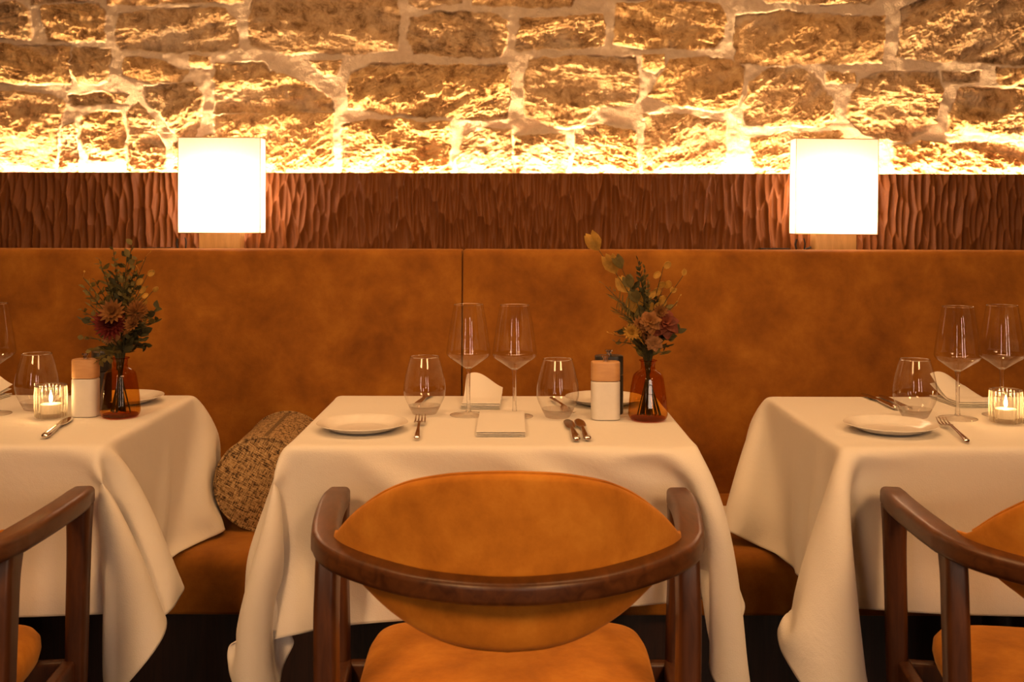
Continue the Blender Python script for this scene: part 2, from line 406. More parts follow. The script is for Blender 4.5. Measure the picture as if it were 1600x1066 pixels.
# stones of the wall, outlined in the plane of the wall
S = [[(-60,12),(25,5),(48,20),(48,60),(-60,60)], [(66,12),(150,8),(163,20),(163,66),(72,64)], [(40,-40),(150,-40),(148,0),(50,8)],
 [(188,25),(240,17),(350,15),(368,30),(370,72),(330,82),(190,76),(180,55)], [(160,-40),(368,-40),(378,3),(300,6),(170,9)],
 [(398,0),(405,-40),(622,-40),(622,20),(620,78),(560,84),(450,84),(392,68),(386,30)], [(640,-40),(728,-40),(720,4),(660,12),(642,5)],
 [(738,8),(738,-40),(905,-40),(890,8),(850,12),(790,9)], [(642,30),(680,20),(770,22),(790,35),(792,70),(785,88),(645,84),(636,60)],
 [(812,32),(900,25),(938,25),(944,40),(942,70),(850,77),(808,76)], [(965,8),(1050,2),(1120,5),(1130,20),(1130,60),(1118,74),(1000,75),(962,68)],
 [(925,-40),(1120,-40),(1110,-8),(960,-6)], [(1150,24),(1220,18),(1300,22),(1378,28),(1380,60),(1375,95),(1300,98),(1200,100),(1148,97)],
 [(1408,15),(1450,-2),(1680,-6),(1680,98),(1590,98),(1470,94),(1400,88)], [(1140,-40),(1380,-40),(1360,4),(1200,2)], [(1400,-40),(1680,-40),(1680,-20),(1420,-18)],
 [(-60,74),(60,73),(107,76),(108,130),(60,132),(-60,126)], [(114,78),(172,78),(170,128),(125,131),(112,110)],
 [(195,92),(250,95),(290,115),(280,128),(230,128),(193,118)], [(296,92),(330,92),(331,105),(297,106)],
 [(340,100),(415,98),(420,112),(455,120),(500,145),(515,155),(518,174),(420,178),(340,175),(335,120)],
 [(340,182),(518,180),(518,262),(420,275),(345,275),(340,220)], [(488,100),(532,97),(525,118),(508,120)],
 [(550,115),(580,103),(700,102),(792,103),(797,140),(790,182),(720,185),(620,178),(545,168),(545,140)],
 [(535,195),(600,187),(700,195),(703,215),(700,275),(535,275)], [(724,215),(760,200),(797,202),(797,275),(712,275)],
 [(804,212),(880,212),(888,240),(885,275),(804,275)], [(825,95),(900,88),(990,92),(994,140),(988,163),(940,165),(905,195),(870,200),(822,180),(820,140)],
 [(900,202),(940,195),(990,205),(996,275),(896,275)], [(1002,88),(1037,88),(1038,104),(1022,110),(1002,106)],
 [(1050,98),(1080,88),(1140,95),(1163,105),(1160,130),(1150,165),(1120,172),(1060,165),(1012,152),(1030,120)],
 [(1008,180),(1060,178),(1130,190),(1130,245),(1110,275),(1006,275)],
 [(1172,130),(1200,108),(1240,104),(1270,115),(1298,150),(1306,185),(1290,196),(1210,194),(1168,190),(1162,160)],
 [(1175,215),(1230,208),(1310,206),(1330,275),(1180,275)], [(1292,112),(1334,113),(1333,126),(1292,126)],
 [(1342,125),(1380,112),(1440,112),(1462,115),(1470,140),(1460,190),(1440,205),(1410,220),(1350,208),(1322,180)],
 [(1472,113),(1530,114),(1528,127),(1474,127)], [(1558,106),(1680,105),(1680,131),(1562,130)],
 [(1500,138),(1560,138),(1680,140),(1680,208),(1480,207),(1482,180)], [(1395,228),(1430,222),(1680,222),(1680,275),(1395,275)],
 [(-60,142),(88,150),(103,160),(90,200),(82,275),(-60,275)], [(108,150),(160,147),(200,150),(195,160),(112,163)],
 [(130,185),(150,178),(188,175),(193,200),(193,250),(140,250),(127,215)], [(203,178),(218,162),(238,190),(256,225),(262,275),(200,275)],
 [(228,137),(300,131),(316,150),(316,180),(300,218),(280,212),(255,185),(232,160)],
 [(100,200),(118,195),(122,275),(92,275)],[(272,225),(335,215),(335,275),(275,275)]]
r2 = random.Random(3)
for (x0, x1) in ((-260, -75), (1695, 1880)):                    # courses beyond the frame, either side and above
    y = -40
    while y < 270:
        h = r2.uniform(48, 72); xs = x0
        while xs < x1 - 20:
            w = min(r2.uniform(70, 150), x1 - xs); S.append([(xs, y), (xs + w - 14, y + 2), (xs + w - 14, y + h - 12), (xs, y + h - 13)]); xs += w
        y += h
y = -250
while y < -60:
    h = r2.uniform(50, 75); xs = -260
    while xs < 1870:
        w = r2.uniform(90, 230); S.append([(xs, y), (xs + w - 14, y + 2), (xs + w - 14, min(y + h, -42) - 11), (xs, min(y + h, -42) - 12)]); xs += w
    y += h

def build_stone_wall():
    step = 1.15
    gx = np.arange(-260, 1881, step); gy = np.concatenate([np.arange(-250, -45, 3.0), np.arange(-45, 300, step)])
    X, Yp = np.meshgrid(gx, gy)
    wx = X + 6 * fbm(X / 30, Yp / 30, 11, 3) + 3.0 * fbm(X / 7, Yp / 7, 21, 3)
    wy = Yp + 5 * fbm(X / 30, Yp / 30, 31, 3) + 2.5 * fbm(X / 7, Yp / 7, 41, 3)
    sd = np.full(X.shape, -99.0); hue = np.zeros(X.shape); rough = np.zeros(X.shape); tilt = np.zeros(X.shape); ang = np.full(X.shape, 0.3)
    rs = np.random.RandomState(5)
    for k, poly in enumerate(S):
        P = np.array(poly, float)
        lo = P.min(0) - 14; hi = P.max(0) + 14
        i0, i1 = np.searchsorted(gy, [lo[1], hi[1]]); j0, j1 = np.searchsorted(gx, [lo[0], hi[0]])
        if i1 <= i0 or j1 <= j0: hue_k = rs.rand(3); continue
        ax = wx[i0:i1, j0:j1]; ay = wy[i0:i1, j0:j1]
        d = np.full(ax.shape, 1e9); inside = np.zeros(ax.shape, bool)
        for a, b in zip(P, np.roll(P, -1, 0)):
            e = b - a; t = np.clip(((ax - a[0]) * e[0] + (ay - a[1]) * e[1]) / (e @ e), 0, 1)
            d = np.minimum(d, np.hypot(ax - a[0] - t * e[0], ay - a[1] - t * e[1]))
            c = ((a[1] > ay) != (b[1] > ay)) & (ax < (b[0] - a[0]) * (ay - a[1]) / (b[1] - a[1] + 1e-9) + a[0])
            inside ^= c
        s = np.where(inside, d, -d) + 2.0
        q = rs.rand(4); cy = P[:, 1].mean(); cx = P[:, 0].mean(); hh = np.ptp(P[:, 1]) / 2 + 1; ww = np.ptp(P[:, 0]) / 2 + 1
        cur = sd[i0:i1, j0:j1]; take = s > cur
        cur[take] = s[take]
        hue[i0:i1, j0:j1][take] = np.clip(0.25 + q[0] * 0.9, 0, 1)
        rough[i0:i1, j0:j1][take] = 0.55 + 0.75 * q[1]
        ang[i0:i1, j0:j1][take] = rs.uniform(-0.35, 0.7)
        tilt[i0:i1, j0:j1][take] = ((q[2] - 0.45) * (ay - cy) / hh + (q[3] - 0.5) * (ax - cx) / ww)[take]
    for p in (12,):
        rough[(X > 1140) & (X < 1385) & (Yp > 15) & (Yp < 102)] *= 0.45
    st = np.clip(sd / 3.0 + 0.5, 0, 1); st = st * st * (3 - 2 * st)
    dome = np.clip(sd / 16, 0, 1) ** 0.6
    ca, sa = np.cos(ang), np.sin(ang)
    rx, ry = X * ca - Yp * sa + ang * 900, X * sa + Yp * ca + ang * 500
    big = fbm(rx / 70, ry / 34, 51, 3, 0.5)
    mid = fbm(rx / 15, ry / 9.5, 61, 5, 0.60, True)
    fine = fbm(rx / 6, ry / 4.5, 81, 3, 0.7, True)
    pits = np.clip(vnoise(X / 6, Yp / 5, 91) - 0.24, 0, 1)
    rel = 0.024 * big + 0.0056 * mid * (0.6 + np.clip(big + 0.4, 0, 1)) + 0.0030 * fine - 0.02 * pits
    hs = 0.0015 + 0.006 * dome + rel * rough + 0.007 * tilt
    hs = np.maximum(hs, -0.010)
    spread = 0.35 * np.clip(vnoise(X / 40, Yp / 30, 71) + 0.1, 0, 1)       # mortar smeared over some stones
    hm = 0.0035 + 0.006 * fbm(X / 26, Yp / 22, 101, 3) + 0.0006 * fbm(X / 4, Yp / 4, 111, 2)
    hm -= 0.006 * np.clip(vnoise(X / 4.5, Yp / 3.5, 121) - 0.40, 0, 1) * 4
    st2 = np.clip(st * (1 - 0.0 * spread), 0, 1)
    hgt = hs * st2 + hm * (1 - st2)
    mask = st2 * np.clip(1 - 1.6 * np.clip((hm + 0.0005 - hs) / 0.006, 0, 1) * spread * 2, 0, 1)
    Xw = (X - 800) / FPX * WALL_Y; Zw = EYE - (Yp - HZ) / FPX * WALL_Y
    V = np.stack([Xw, WALL_Y - hgt, Zw], -1)[::-1]
    o = grid_mesh('wall_back', V, len(gx), len(gy), STONE, {'stone': mask[::-1], 'hue': np.clip(hue + 0.5 * big, 0, 1)[::-1]})
    tag(o, kind='structure')
build_stone_wall()
slab('wall_back', (-3.2, 3.11, 0), (3.2, 3.3, 2.6), PLASTER)

# carved wooden panel: upright gouges, each a shallow bowl with a sharp rim
def build_carved():
    x0, x1, z0, z1 = -2.0, 2.0, 1.0, 1.2717
    nx, nz = 1900, 130
    gx = np.linspace(x0, x1, nx); gz = np.linspace(z0, z1, nz); X, Z = np.meshgrid(gx, gz)
    px_, pz_ = 0.0185, 0.080
    rs = np.random.RandomState(9); NI, NJ = int((x1 - x0) / px_) + 8, int((z1 - z0) / pz_) + 8
    JX = rs.uniform(-.36, .36, (NI, NJ)); JZ = rs.uniform(-.45, .45, (NI, NJ)); JH = rs.uniform(-1, 1, (NI, NJ)); SL = rs.uniform(-.10, .10, (NI, NJ))
    ci = np.floor((X - x0) / px_).astype(int) + 3; best = np.full(X.shape, 1e9)
    for di in range(-2, 3):
        i = ci + di; col = np.where(i % 2 == 0, 0.0, 0.5)
        cj = np.floor((Z - z0) / pz_ - col).astype(int) + 3
        for dj in (-2, -1, 0, 1, 2):
            j = cj + dj; ic = np.clip(i, 0, NI - 1); jc = np.clip(j, 0, NJ - 1)
            cx = x0 + (i - 3 + 0.5 + JX[ic, jc]) * px_; cz = z0 + (j - 3 + 0.5 + col + JZ[ic, jc]) * pz_
            dx = (X - cx - SL[ic, jc] * (Z - cz)) / 0.0108; dz = (Z - cz) / 0.058
            best = np.minimum(best, dx * dx + dz * dz + 0.20 * JH[ic, jc])
    d = 0.0095 * np.clip(best, -0.3, 1.6) + 0.0003 * fbm(X / 0.004, Z / 0.03, 3, 2)
    V = np.stack([X, PANEL_Y + 0.006 - d, Z], -1)
    o = grid_mesh('carved_panel_face', V, nx, nz, CARVED)
    return o
face = build_carved(); face.name = 'trim_1'; tag(face, 'carved reddish brown wooden panel with upright gouge marks below the stone wall', kind='structure')
b = MB(); b.box((-2.0, PANEL_Y + 0.007, 1.0), (2.0, PANEL_Y + 0.030, 1.2717)); o = b.build('trim_2', CARVED, bevel=0.0008); tag(o, kind='structure')
slab('trim_3', (-2.6, BACK_Y + 0.125, 0.0), (2.6, PANEL_Y + 0.004, 1.055), PLINTH)      # the ledge the lamps stand on
slab('trim_4', (-2.6, PANEL_Y + 0.032, 0.0), (2.6, 3.105, 1.195), PLINTH)
# the light strip lying in the gap behind the panel
b = MB(); b.box((-1.98, 3.028, 1.1955), (1.98, 3.038, 1.2030)); o = b.build('cove_light_strip', STRIP, smooth=False)
tag(o, 'long warm light strip hidden behind the carved panel washing the stone wall', 'light')

# ------------------------------------------------------------------ banquette
bq = tag(empty('banquette', (0, 2.4, 0)), 'long tan suede banquette with high back running along the wall behind the tables', 'bench')
def at_parent(o, p): o.parent = p; o.matrix_parent_inverse = Matrix.Translation(-Vector(p.location)); return o
def cushion(name, x0, x1, prof, m, parent, r=0.012):
    """profile (y, z) swept along x with rounded ends"""
    b = MB(); rings = []
    c = np.mean(prof, axis=0)
    xs = [x0, x0 + r * 0.3, x0 + r] + list(np.linspace(x0 + 0.15, x1 - 0.15, 14)) + [x1 - r, x1 - r * 0.3, x1]
    for x in xs:
        e = min(x - x0, x1 - x); k = 0.0 if e >= r else r - math.sqrt(max(0, r * r - (r - e) ** 2))
        rings.append([(x, y + (c[0] - y) / (abs(y - c[0]) + .03) * k, z + (c[1] - z) / (abs(z - c[1]) + .03) * k * 0.6) for y, z in prof])
    b.loops(rings, cap0=True, cap1=True)
    return at_parent(b.build(name, m), parent)
def rprof(pts, r, n=6):
    """round the corners of a polygon"""
    out = []; P = [Vector(p) for p in pts]
    for i, p in enumerate(P):
        a = (P[i - 1] - p).normalized(); c = (P[(i + 1) % len(P)] - p).normalized(); rr = r[i]
        for k in range(n + 1):
            t = k / n; q0 = p + a * rr; q1 = p + c * rr
            out.append(tuple((1 - t) ** 2 * q0 + 2 * t * (1 - t) * p + t * t * q1))
    return out
ZT = 1.064
bprof = rprof([(BACK_Y - 0.04, 0.40), (BACK_Y + 0.005, ZT), (BACK_Y + 0.12, ZT), (BACK_Y + 0.12, 0.40)], [0.01, 0.022, 0.022, 0.01])
SEAM = (722.5 - 800) / FPX * BACK_Y
cushion('backrest', -2.15, SEAM - 0.0012, bprof, SUEDE_WALL, bq, 0.006)
cushion('backrest', SEAM + 0.0012, 2.15, bprof, SUEDE_WALL, bq, 0.006)
SEAT_F, SEAT_Z = 2.12, 0.462
sprof = rprof([(SEAT_F, 0.341), (SEAT_F, SEAT_Z), (BACK_Y - 0.04, SEAT_Z), (BACK_Y - 0.04, 0.341)], [0.008, 0.035, 0.004, 0.004])
cushion('seat', -2.15, 2.15, sprof, SUEDE_WALL, bq)
b = MB(); b.box((-2.15, SEAT_F + 0.05, 0), (2.15, BACK_Y + 0.12, 0.340)); at_parent(b.build('plinth', PLINTH, smooth=False), bq)

# ------------------------------------------------------------------ tables and cloths
TOP = 0.755
HS = 0.0184
TW, TF, TB, OV = 38 * HS, 1.777, 1.777 + 29 * HS, 16 * HS
tables = [(-1.040, 'left'), (-0.033, 'centre'), (0.905, 'right')]
SEATW = {'left': 'left edge', 'centre': 'middle', 'right': 'right edge'}
def chair_xy(cx, cy, rot, lx, ly):
    return (cx + lx * math.cos(rot) - ly * math.sin(rot), cy + lx * math.sin(rot) + ly * math.cos(rot))
CHAIRS = [(-0.945, 1.475, R(8)), (-0.005, 1.51, 0.0), (0.862, 1.475, R(-9.5))]

def drape(cx, chair, seed):
    """position-based drape of a square-cut cloth pinned where it lies on the table"""
    h = HS
    W, D = TW + 2 * OV, (TB - TF) + 2 * OV
    nx, ny = int(round(W / h)) + 1, int(round(D / h)) + 1
    u = np.linspace(-W / 2, W / 2, nx); v = np.linspace(-D / 2, D / 2, ny)
    cy = (TF + TB) / 2
    U, Vv = np.meshgrid(u, v)
    P = np.stack([U + cx, Vv + cy, np.full(U.shape, TOP - 0.002)], -1)
    on = (np.abs(U) <= TW / 2 + 0.001) & (np.abs(Vv) <= (TB - TF) / 2 + 0.001)
    rs = np.random.RandomState(seed)
    # start the drop partly lowered so that it falls outwards
    ox = np.clip(np.abs(U) - TW / 2, 0, None); oy = np.clip(np.abs(Vv) - (TB - TF) / 2, 0, None)
    rr = np.hypot(ox, oy); flare = np.where((ox > 0) & (oy > 0), 0.36, 0.14)
    P[..., 0] = cx + np.clip(U, -TW / 2, TW / 2) + np.sign(U) * ox * flare
    P[..., 1] = cy + np.clip(Vv, -(TB - TF) / 2, (TB - TF) / 2) + np.sign(Vv) * oy * flare
    P[..., 2] -= rr * np.where((ox > 0) & (oy > 0), 0.86, 0.985)
    # the cloth keeps the soft folds of its ironing
    P += np.where(on, 0, 1)[..., None] * rs.uniform(-.001, .001, P.shape)
    w = np.where(on, 0.0, 1.0)[..., None]
    hu, hv = u[1] - u[0], v[1] - v[0]
    Vel = np.zeros_like(P); dt = 1 / 60 / 10; g = np.array([0, 0, -9.8])
    cons = []
    def sl(i0, i1, st): return slice(i0, i1, st)
    def addc(di, dj, rest, k):
        for a in range(2):
            # split by parity along the main direction so that no vertex is shared inside a set
            i = np.arange(max(0, -di), ny - max(0, di)); j = np.arange(max(0, -dj), nx - max(0, dj))
            I, J = np.meshgrid(i, j, indexing='ij')
            key = (I // max(1, abs(di))) if di else (J // max(1, abs(dj)))
            s = (key % 2) == a
            A = (I[s] * nx + J[s]); B = ((I[s] + di) * nx + J[s] + dj)
            m_ = ~(on.reshape(-1)[A] & on.reshape(-1)[B])
            if k < 0.2: m_ &= ~(on.reshape(-1)[A] | on.reshape(-1)[B])        # free to crease along the table edge
            cons.append((A[m_], B[m_], rest, k))
    dg = math.hypot(hu, hv)
    addc(0, 1, hu, 1.0); addc(1, 0, hv, 1.0); addc(1, 1, dg, 0.30); addc(1, -1, dg, 0.30)
    addc(0, 2, 2 * hu, 0.045); addc(2, 0, 2 * hv, 0.045); addc(0, 4, 4 * hu, 0.012); addc(4, 0, 4 * hv, 0.012)
    ccx, ccy, crot = chair
    cr, sr = math.cos(crot), math.sin(crot)
    hx, hy = TW / 2, (TB - TF) / 2
    Pf = P.reshape(-1, 3); wf = w.reshape(-1)
    pre = [(A, B, rest, k, wf[A], wf[B]) for A, B, rest, k in cons]
    steps = 1300
    for it in range(steps):
        Vf = Vel.reshape(-1, 3)
        Vf += g * dt; Vf *= (0.992 if it < 900 else 0.98); Vf *= wf[:, None]
        Q = Pf + Vf * dt
        for A, B, rest, k, wa, wb in pre:
            d = Q[B] - Q[A]; L = np.sqrt((d * d).sum(1)) + 1e-9
            c = (k * (L - rest) / L / np.maximum(wa + wb, 1e-6))[:, None] * d
            Q[A] += c * wa[:, None]; Q[B] -= c * wb[:, None]
        # table slab
        x = Q[:, 0] - cx; y = Q[:, 1] - cy; z = Q[:, 2]
        inside = (np.abs(x) < hx + 0.002) & (np.abs(y) < hy + 0.002) & (z < TOP - 0.002) & (z > 0.30) & (wf > 0)
        if inside.any():
            ax = hx + 0.002 - np.abs(x); ay = hy + 0.002 - np.abs(y)
            mx = inside & (ax <= ay); my = inside & ~mx & (z > 0.66)
            my2 = inside & ~mx & (z <= 0.66)
            Q[mx, 0] += np.sign(x[mx]) * ax[mx]; Q[my, 1] += np.sign(y[my]) * ay[my]; Q[my2, 1] += np.sign(y[my2]) * np.maximum(ay[my2] - 0.05, 0)
        # banquette seat
        m_ = (Q[:, 1] > SEAT_F - 0.006) & (Q[:, 2] < SEAT_Z + 0.006) & (wf > 0)
        if m_.any():
            pz = SEAT_Z + 0.006 - Q[:, 2]; py = Q[:, 1] - (SEAT_F - 0.006)
            zz = m_ & (pz <= py + 0.02); yy = m_ & ~zz
            Q[zz, 2] += pz[zz]; Q[zz, 0:2] = Pf[zz, 0:2] + 0.3 * (Q[zz, 0:2] - Pf[zz, 0:2]); Q[yy, 1] -= py[yy]
        Q[:, 0] = np.clip(Q[:, 0], cx - 0.463, cx + 0.463)      # the neighbouring cloths stay clear of each other
        # bolster lying on the seat
        bx = Q[:, 0] + 0.54; bz = Q[:, 2] - 0.565; L = np.hypot(bx, bz)
        m_ = (L < 0.112) & (Q[:, 1] > 2.268) & (wf > 0)
        if m_.any(): Q[m_, 0] += np.sign(cx + 0.54) * np.minimum(0.112 - L[m_], 0.01)
        m_ = Q[:, 1] > BACK_Y - 0.05; Q[m_, 1] = BACK_Y - 0.05
        m_ = Q[:, 2] < 0.01; Q[m_, 2] = 0.01
        # the arm tips and front legs of the chair keep the front fall back
        lx = (Q[:, 0] - ccx) * cr + (Q[:, 1] - ccy) * sr; ly = -(Q[:, 0] - ccx) * sr + (Q[:, 1] - ccy) * cr
        m_ = (np.abs(lx) < 0.305) & (Q[:, 2] < 0.708) & (ly < 0.236) & (wf > 0)
        if m_.any():
            pn = np.minimum(0.236 - ly[m_], 0.01); Q[m_, 0] -= sr * pn; Q[m_, 1] += cr * pn
        Vel = ((Q - Pf) / dt).reshape(P.shape)
        sp = np.sqrt((Vel ** 2).sum(-1, keepdims=True)); Vel *= np.minimum(1, 3.0 / (sp + 1e-9))
        Pf = Q
    return Pf.reshape(P.shape), nx, ny

def make_cloth(cx, chair, seed, label):
    V, nx, ny = drape(cx, chair, seed)
    o = grid_mesh('tablecloth', V, nx, ny, CLOTH)
    o.location = (cx, 2.0, 0); me = o.data
    co = np.empty(len(me.vertices) * 3, np.float32); me.vertices.foreach_get('co', co); co = co.reshape(-1, 3) - np.array([cx, 2.0, 0]); me.vertices.foreach_set('co', co.reshape(-1))
    md = o.modifiers.new('sub', 'SUBSURF'); md.levels = 2; md.render_levels = 2
    md = o.modifiers.new('thick', 'SOLIDIFY'); md.thickness = 0.0014; md.offset = 0
    tag(o, label, 'tablecloth', 'white cloths over the dining tables')
CL = {'left': 'white cotton tablecloth at the left edge, under the ribbed candle glass and white mill',
      'centre': 'white cotton tablecloth of the middle table behind the centred chair',
      'right': 'white cotton tablecloth at the right edge, under the plate with fork beside it'}
TL = {'left': 'square pedestal dining table hidden under the left tablecloth', 'centre': 'square pedestal dining table hidden under the middle tablecloth',
      'right': 'square pedestal dining table hidden under the right tablecloth'}
for i, (cx, nm) in enumerate(tables):
    make_cloth(cx, CHAIRS[i], 20 + i, CL[nm])
    t = tag(empty('dining_table', (cx, 2.045, 0)), TL[nm], 'table', 'dining tables under the cloths')
    b = MB(); b.box((-TW / 2 + .010, -.257, .722), (TW / 2 - .010, .257, .7515)); b.build('tabletop', WALNUT, t, bevel=0.003)
    b = MB(); b.tube([(0, -.10, .02), (0, -.10, .722)], 0.035, 16); b.build('column', BLACKMETAL, t)
    b = MB(); b.box((-.20, -.265, 0), (.20, .065, .018)); b.build('base', BLACKMETAL, t, bevel=0.004)

# ------------------------------------------------------------------ chairs
def make_chair():
    root = empty('armchair', (0, 0, 0))
    half = [(-.277, .218, .682), (-.276, .15, .684), (-.268, .06, .686), (-.257, -.02, .687), (-.245, -.076, .687), (-.221, -.118, .686), (-.180, -.160, .685), (-.115, -.206, .684), (-.055, -.229, .684), (0, -.236, .684)]
    full = half + [(-x, y, z) for x, y, z in reversed(half[:-1])]
    path = spline(full, 6); n = len(path); secs = []
    for i, p in enumerate(path):
        s = abs(i / (n - 1) * 2 - 1)                          # 1 at the arm tips, 0 at the back
        e = min(i, n - 1 - i)
        k = min(1, 0.90 + 0.03 * e) if e < 4 else 1
        secs.append((0.036 * k + (0.004 if s > .6 else 0), (0.028 + 0.006 * s) * (k if e < 4 else 1)))
    b = MB(); b.sweep(path, secs); b.build('arm_rail', WALNUT, root)
    for sx in (-1, 1):
        b = MB()                                              # front leg, widening into the arm
        P = spline([(sx * .277, .196, .672, .0385, .040), (sx * .276, .196, .60, .034, .036), (sx * .272, .200, .45, .032, .036), (sx * .268, .204, .25, .029, .032), (sx * .264, .208, 0.0, .024, .026)], 6)
        b.sweep([p[:3] for p in P], [(p[3], p[4]) for p in P], up=(0, 1, 0)); b.build('leg', WALNUT_LEG, root)
        b = MB()
        P = spline([(sx * .246, -.056, .674, .030, .056), (sx * .246, -.066, .640, .030, .050), (sx * .246, -.074, .58, .031, .046), (sx * .243, -.085, .42, .031, .044), (sx * .238, -.120, .20, .028, .036), (sx * .232, -.165, 0.0, .024, .026)], 6)
        b.sweep([p[:3] for p in P], [(p[3], p[4]) for p in P], up=(0, 1, 0)); b.build('leg', WALNUT_LEG, root)
        b = MB(); b.sweep([(sx * .262, .190, .400), (sx * .255, .06, .400), (sx * .248, -.085, .395)], [(.022, .050)] * 3); b.build('side_rail', WALNUT_LEG, root)
    b = MB(); b.sweep([(-.26, .195, .400), (.26, .195, .400)], [(.022, .045)] * 2); b.sweep([(-.24, -.085, .395), (.24, -.085, .395)], [(.022, .045)] * 2)
    b.build('cross_rail', WALNUT_LEG, root)
    # seat: puffed cushion with rounded outline
    b = MB(); rings = []
    outline = []
    for k in range(64):
        a = 2 * math.pi * k / 64; c, s_ = math.cos(a), math.sin(a)
        e = 0.30
        x = .2240 * math.copysign(abs(c) ** e, c); y = .245 * math.copysign(abs(s_) ** e, s_)
        x *= 1 - 0.06 * (0.5 - y / .49); outline.append((x, y + 0.015))
    for (sc, z) in ((.90, .418), (.985, .425), (1.0, .440), (.995, .455), (.965, .466), (.90, .473), (.75, .479), (.5, .482), (.25, .4825), (.02, .4825)):
        rings.append([(x * sc, (y - .015) * sc + .015, z) for x, y in outline])
    b.loops(rings, cap0=True, cap1=True); b.build('seat', SUEDE_CHAIR, root, angle=70)
    # backrest pad: lens-shaped, curved to the rail
    pts = [(0, 1.0), (.2, .98), (.35, .935), (.5, .855), (.6, .77), (.69, .67), (.78, .54), (.86, .40), (.92, .26), (.965, .13), (1.0, .055)]
    pts = [tuple(q) for q in spline(pts, 8)]
    def hh(s): return float(np.interp(abs(s), [p[0] for p in pts], [p[1] for p in pts]))
    inner = [(-.236, -.045), (-.232, -.075), (-.212, -.108), (-.172, -.146), (-.110, -.188), (-.055, -.208), (0, -.214)]
    ic = spline(inner, 8); ix = [p[0] for p in ic]; iy = [p[1] for p in ic]
    b = MB(); rings = []; NS = 72
    for i in range(NS + 1):
        s = -1 + 2 * i / NS; s = math.sin(s * math.pi / 2) * 0.35 + s * 0.65
        x = -abs(s) * .236; y = float(np.interp(x, ix, iy)); dx = 1e-3
        if x < -.2355: ty = Vector((.004, -.03)).normalized()
        else:
            y2 = float(np.interp(x + .006, ix, iy)); y1 = float(np.interp(max(x - .006, -.236), ix, iy)); x1 = max(x - .006, -.236); ty = Vector((x + .006 - x1, y2 - y1)).normalized()
        nrm = Vector((-ty.y, ty.x))                                   # towards the sitter
        if nrm.y < 0: nrm = -nrm
        sg = 1 if s > 0 else -1
        H = .1135 * hh(s); T = .0155 * min(1, hh(s) * 1.8 + 0.12)
        zc = .7085 + (-.012) * abs(s) ** 3
        ring = []
        for k in range(28):
            a = 2 * math.pi * k / 28; cz = math.cos(a); sn = math.sin(a)
            n_ = T * (1 + math.copysign(abs(sn) ** 0.55, sn)) - 0.004
            zz = H * math.copysign(abs(cz) ** 0.75, cz)
            n_ -= 0.010 * (zz / .11)                                  # a little lean to the rear at the top
            lx = x + nrm.x * n_; ly = y + nrm.y * n_
            ring.append((-lx * sg, ly, zc + zz))
        rings.append(ring)
    b.loops(rings, cap0=True, cap1=True); back = b.build('backrest', SUEDE_CHAIR, root, angle=75)
    # piping along the top and bottom edge of the pad
    b = MB()
    for k0 in (0, 14):
        b.tube([Vector(r_[k0]) + Vector((0, 0, .0008 if k0 == 0 else -.0008)) for r_ in rings[2:-2]], 0.0018, 6)
    b.build('piping', SUEDE_CHAIR, back)
    return root
chair0 = make_chair()
CLB = ['wooden armchair with tan suede seat cut by the left edge, at the left table', 'wooden armchair with rounded tan suede back seen from behind, centred before the middle table',
       'wooden armchair with tan suede seat turned towards the right table, cut by the right edge']
for i, (x, y, r) in enumerate(CHAIRS):
    o = chair0 if i == 0 else copy_tree(chair0)
    o.location = (x, y, 0); o.rotation_euler.z = r; tag(o, CLB[i], 'chair', 'armchairs facing the banquette')

# ------------------------------------------------------------------ bolster
bo = tag(empty('bolster_cushion', (-0.54, 2.285, SEAT_Z + 0.1025)), 'round woven straw-coloured bolster lying on the banquette seat between the left and middle tables', 'cushion')
Rb, Lb = 0.101, 0.31
def uv_mesh(o, fn):
    me = o.data; uvl = me.uv_layers.new(name='UVMap')
    for l in me.loops: uvl.data[l.index].uv = fn(me.vertices[l.vertex_index].co, l)
b = MB(); rings = []
for (y, r) in ((0.0, Rb * .985), (.006, Rb), (.05, Rb * 1.005), (.15, Rb * 1.01), (.25, Rb * 1.005), (Lb - .006, Rb), (Lb, Rb * .985)):
    rings.append([(r * math.cos(2 * math.pi * k / 64), y, r * math.sin(2 * math.pi * k / 64)) for k in range(64)])
b.loops(rings); body = b.build('body', WEAVE, bo)
def body_uv(co, l):
    a = math.atan2(co.z, co.x) + math.pi * 1.5
    return ((a % (2 * math.pi)) * Rb, co.y)
uv_mesh(body, body_uv)
for y0, s in ((0.0, -1), (Lb, 1)):
    b = MB(); rings = []
    for k in range(7):
        r = Rb * .985 * (1 - k / 6.05); rings.append([(r * math.cos(2 * math.pi * j / 64), y0 + s * 0.010 * (1 - (r / Rb) ** 2), r * math.sin(2 * math.pi * j / 64)) for j in range(64)])
    b.loops(rings, cap1=True); e = b.build('end_panel', WEAVE, bo)
    c_, s_ = math.cos(.5), math.sin(.5)
    uv_mesh(e, lambda co, l: (co.x * c_ - co.z * s_, co.x * s_ + co.z * c_))
    b = MB(); b.tube([(Rb * math.cos(2 * math.pi * j / 64), y0, Rb * math.sin(2 * math.pi * j / 64)) for j in range(65)], 0.0032, 8, caps=False)
    p = b.build('piping', WEAVE, bo); uv_mesh(p, lambda co, l: (math.atan2(co.z, co.x) * Rb, co.y * 3))
bo.rotation_euler = (0, 0, R(2))

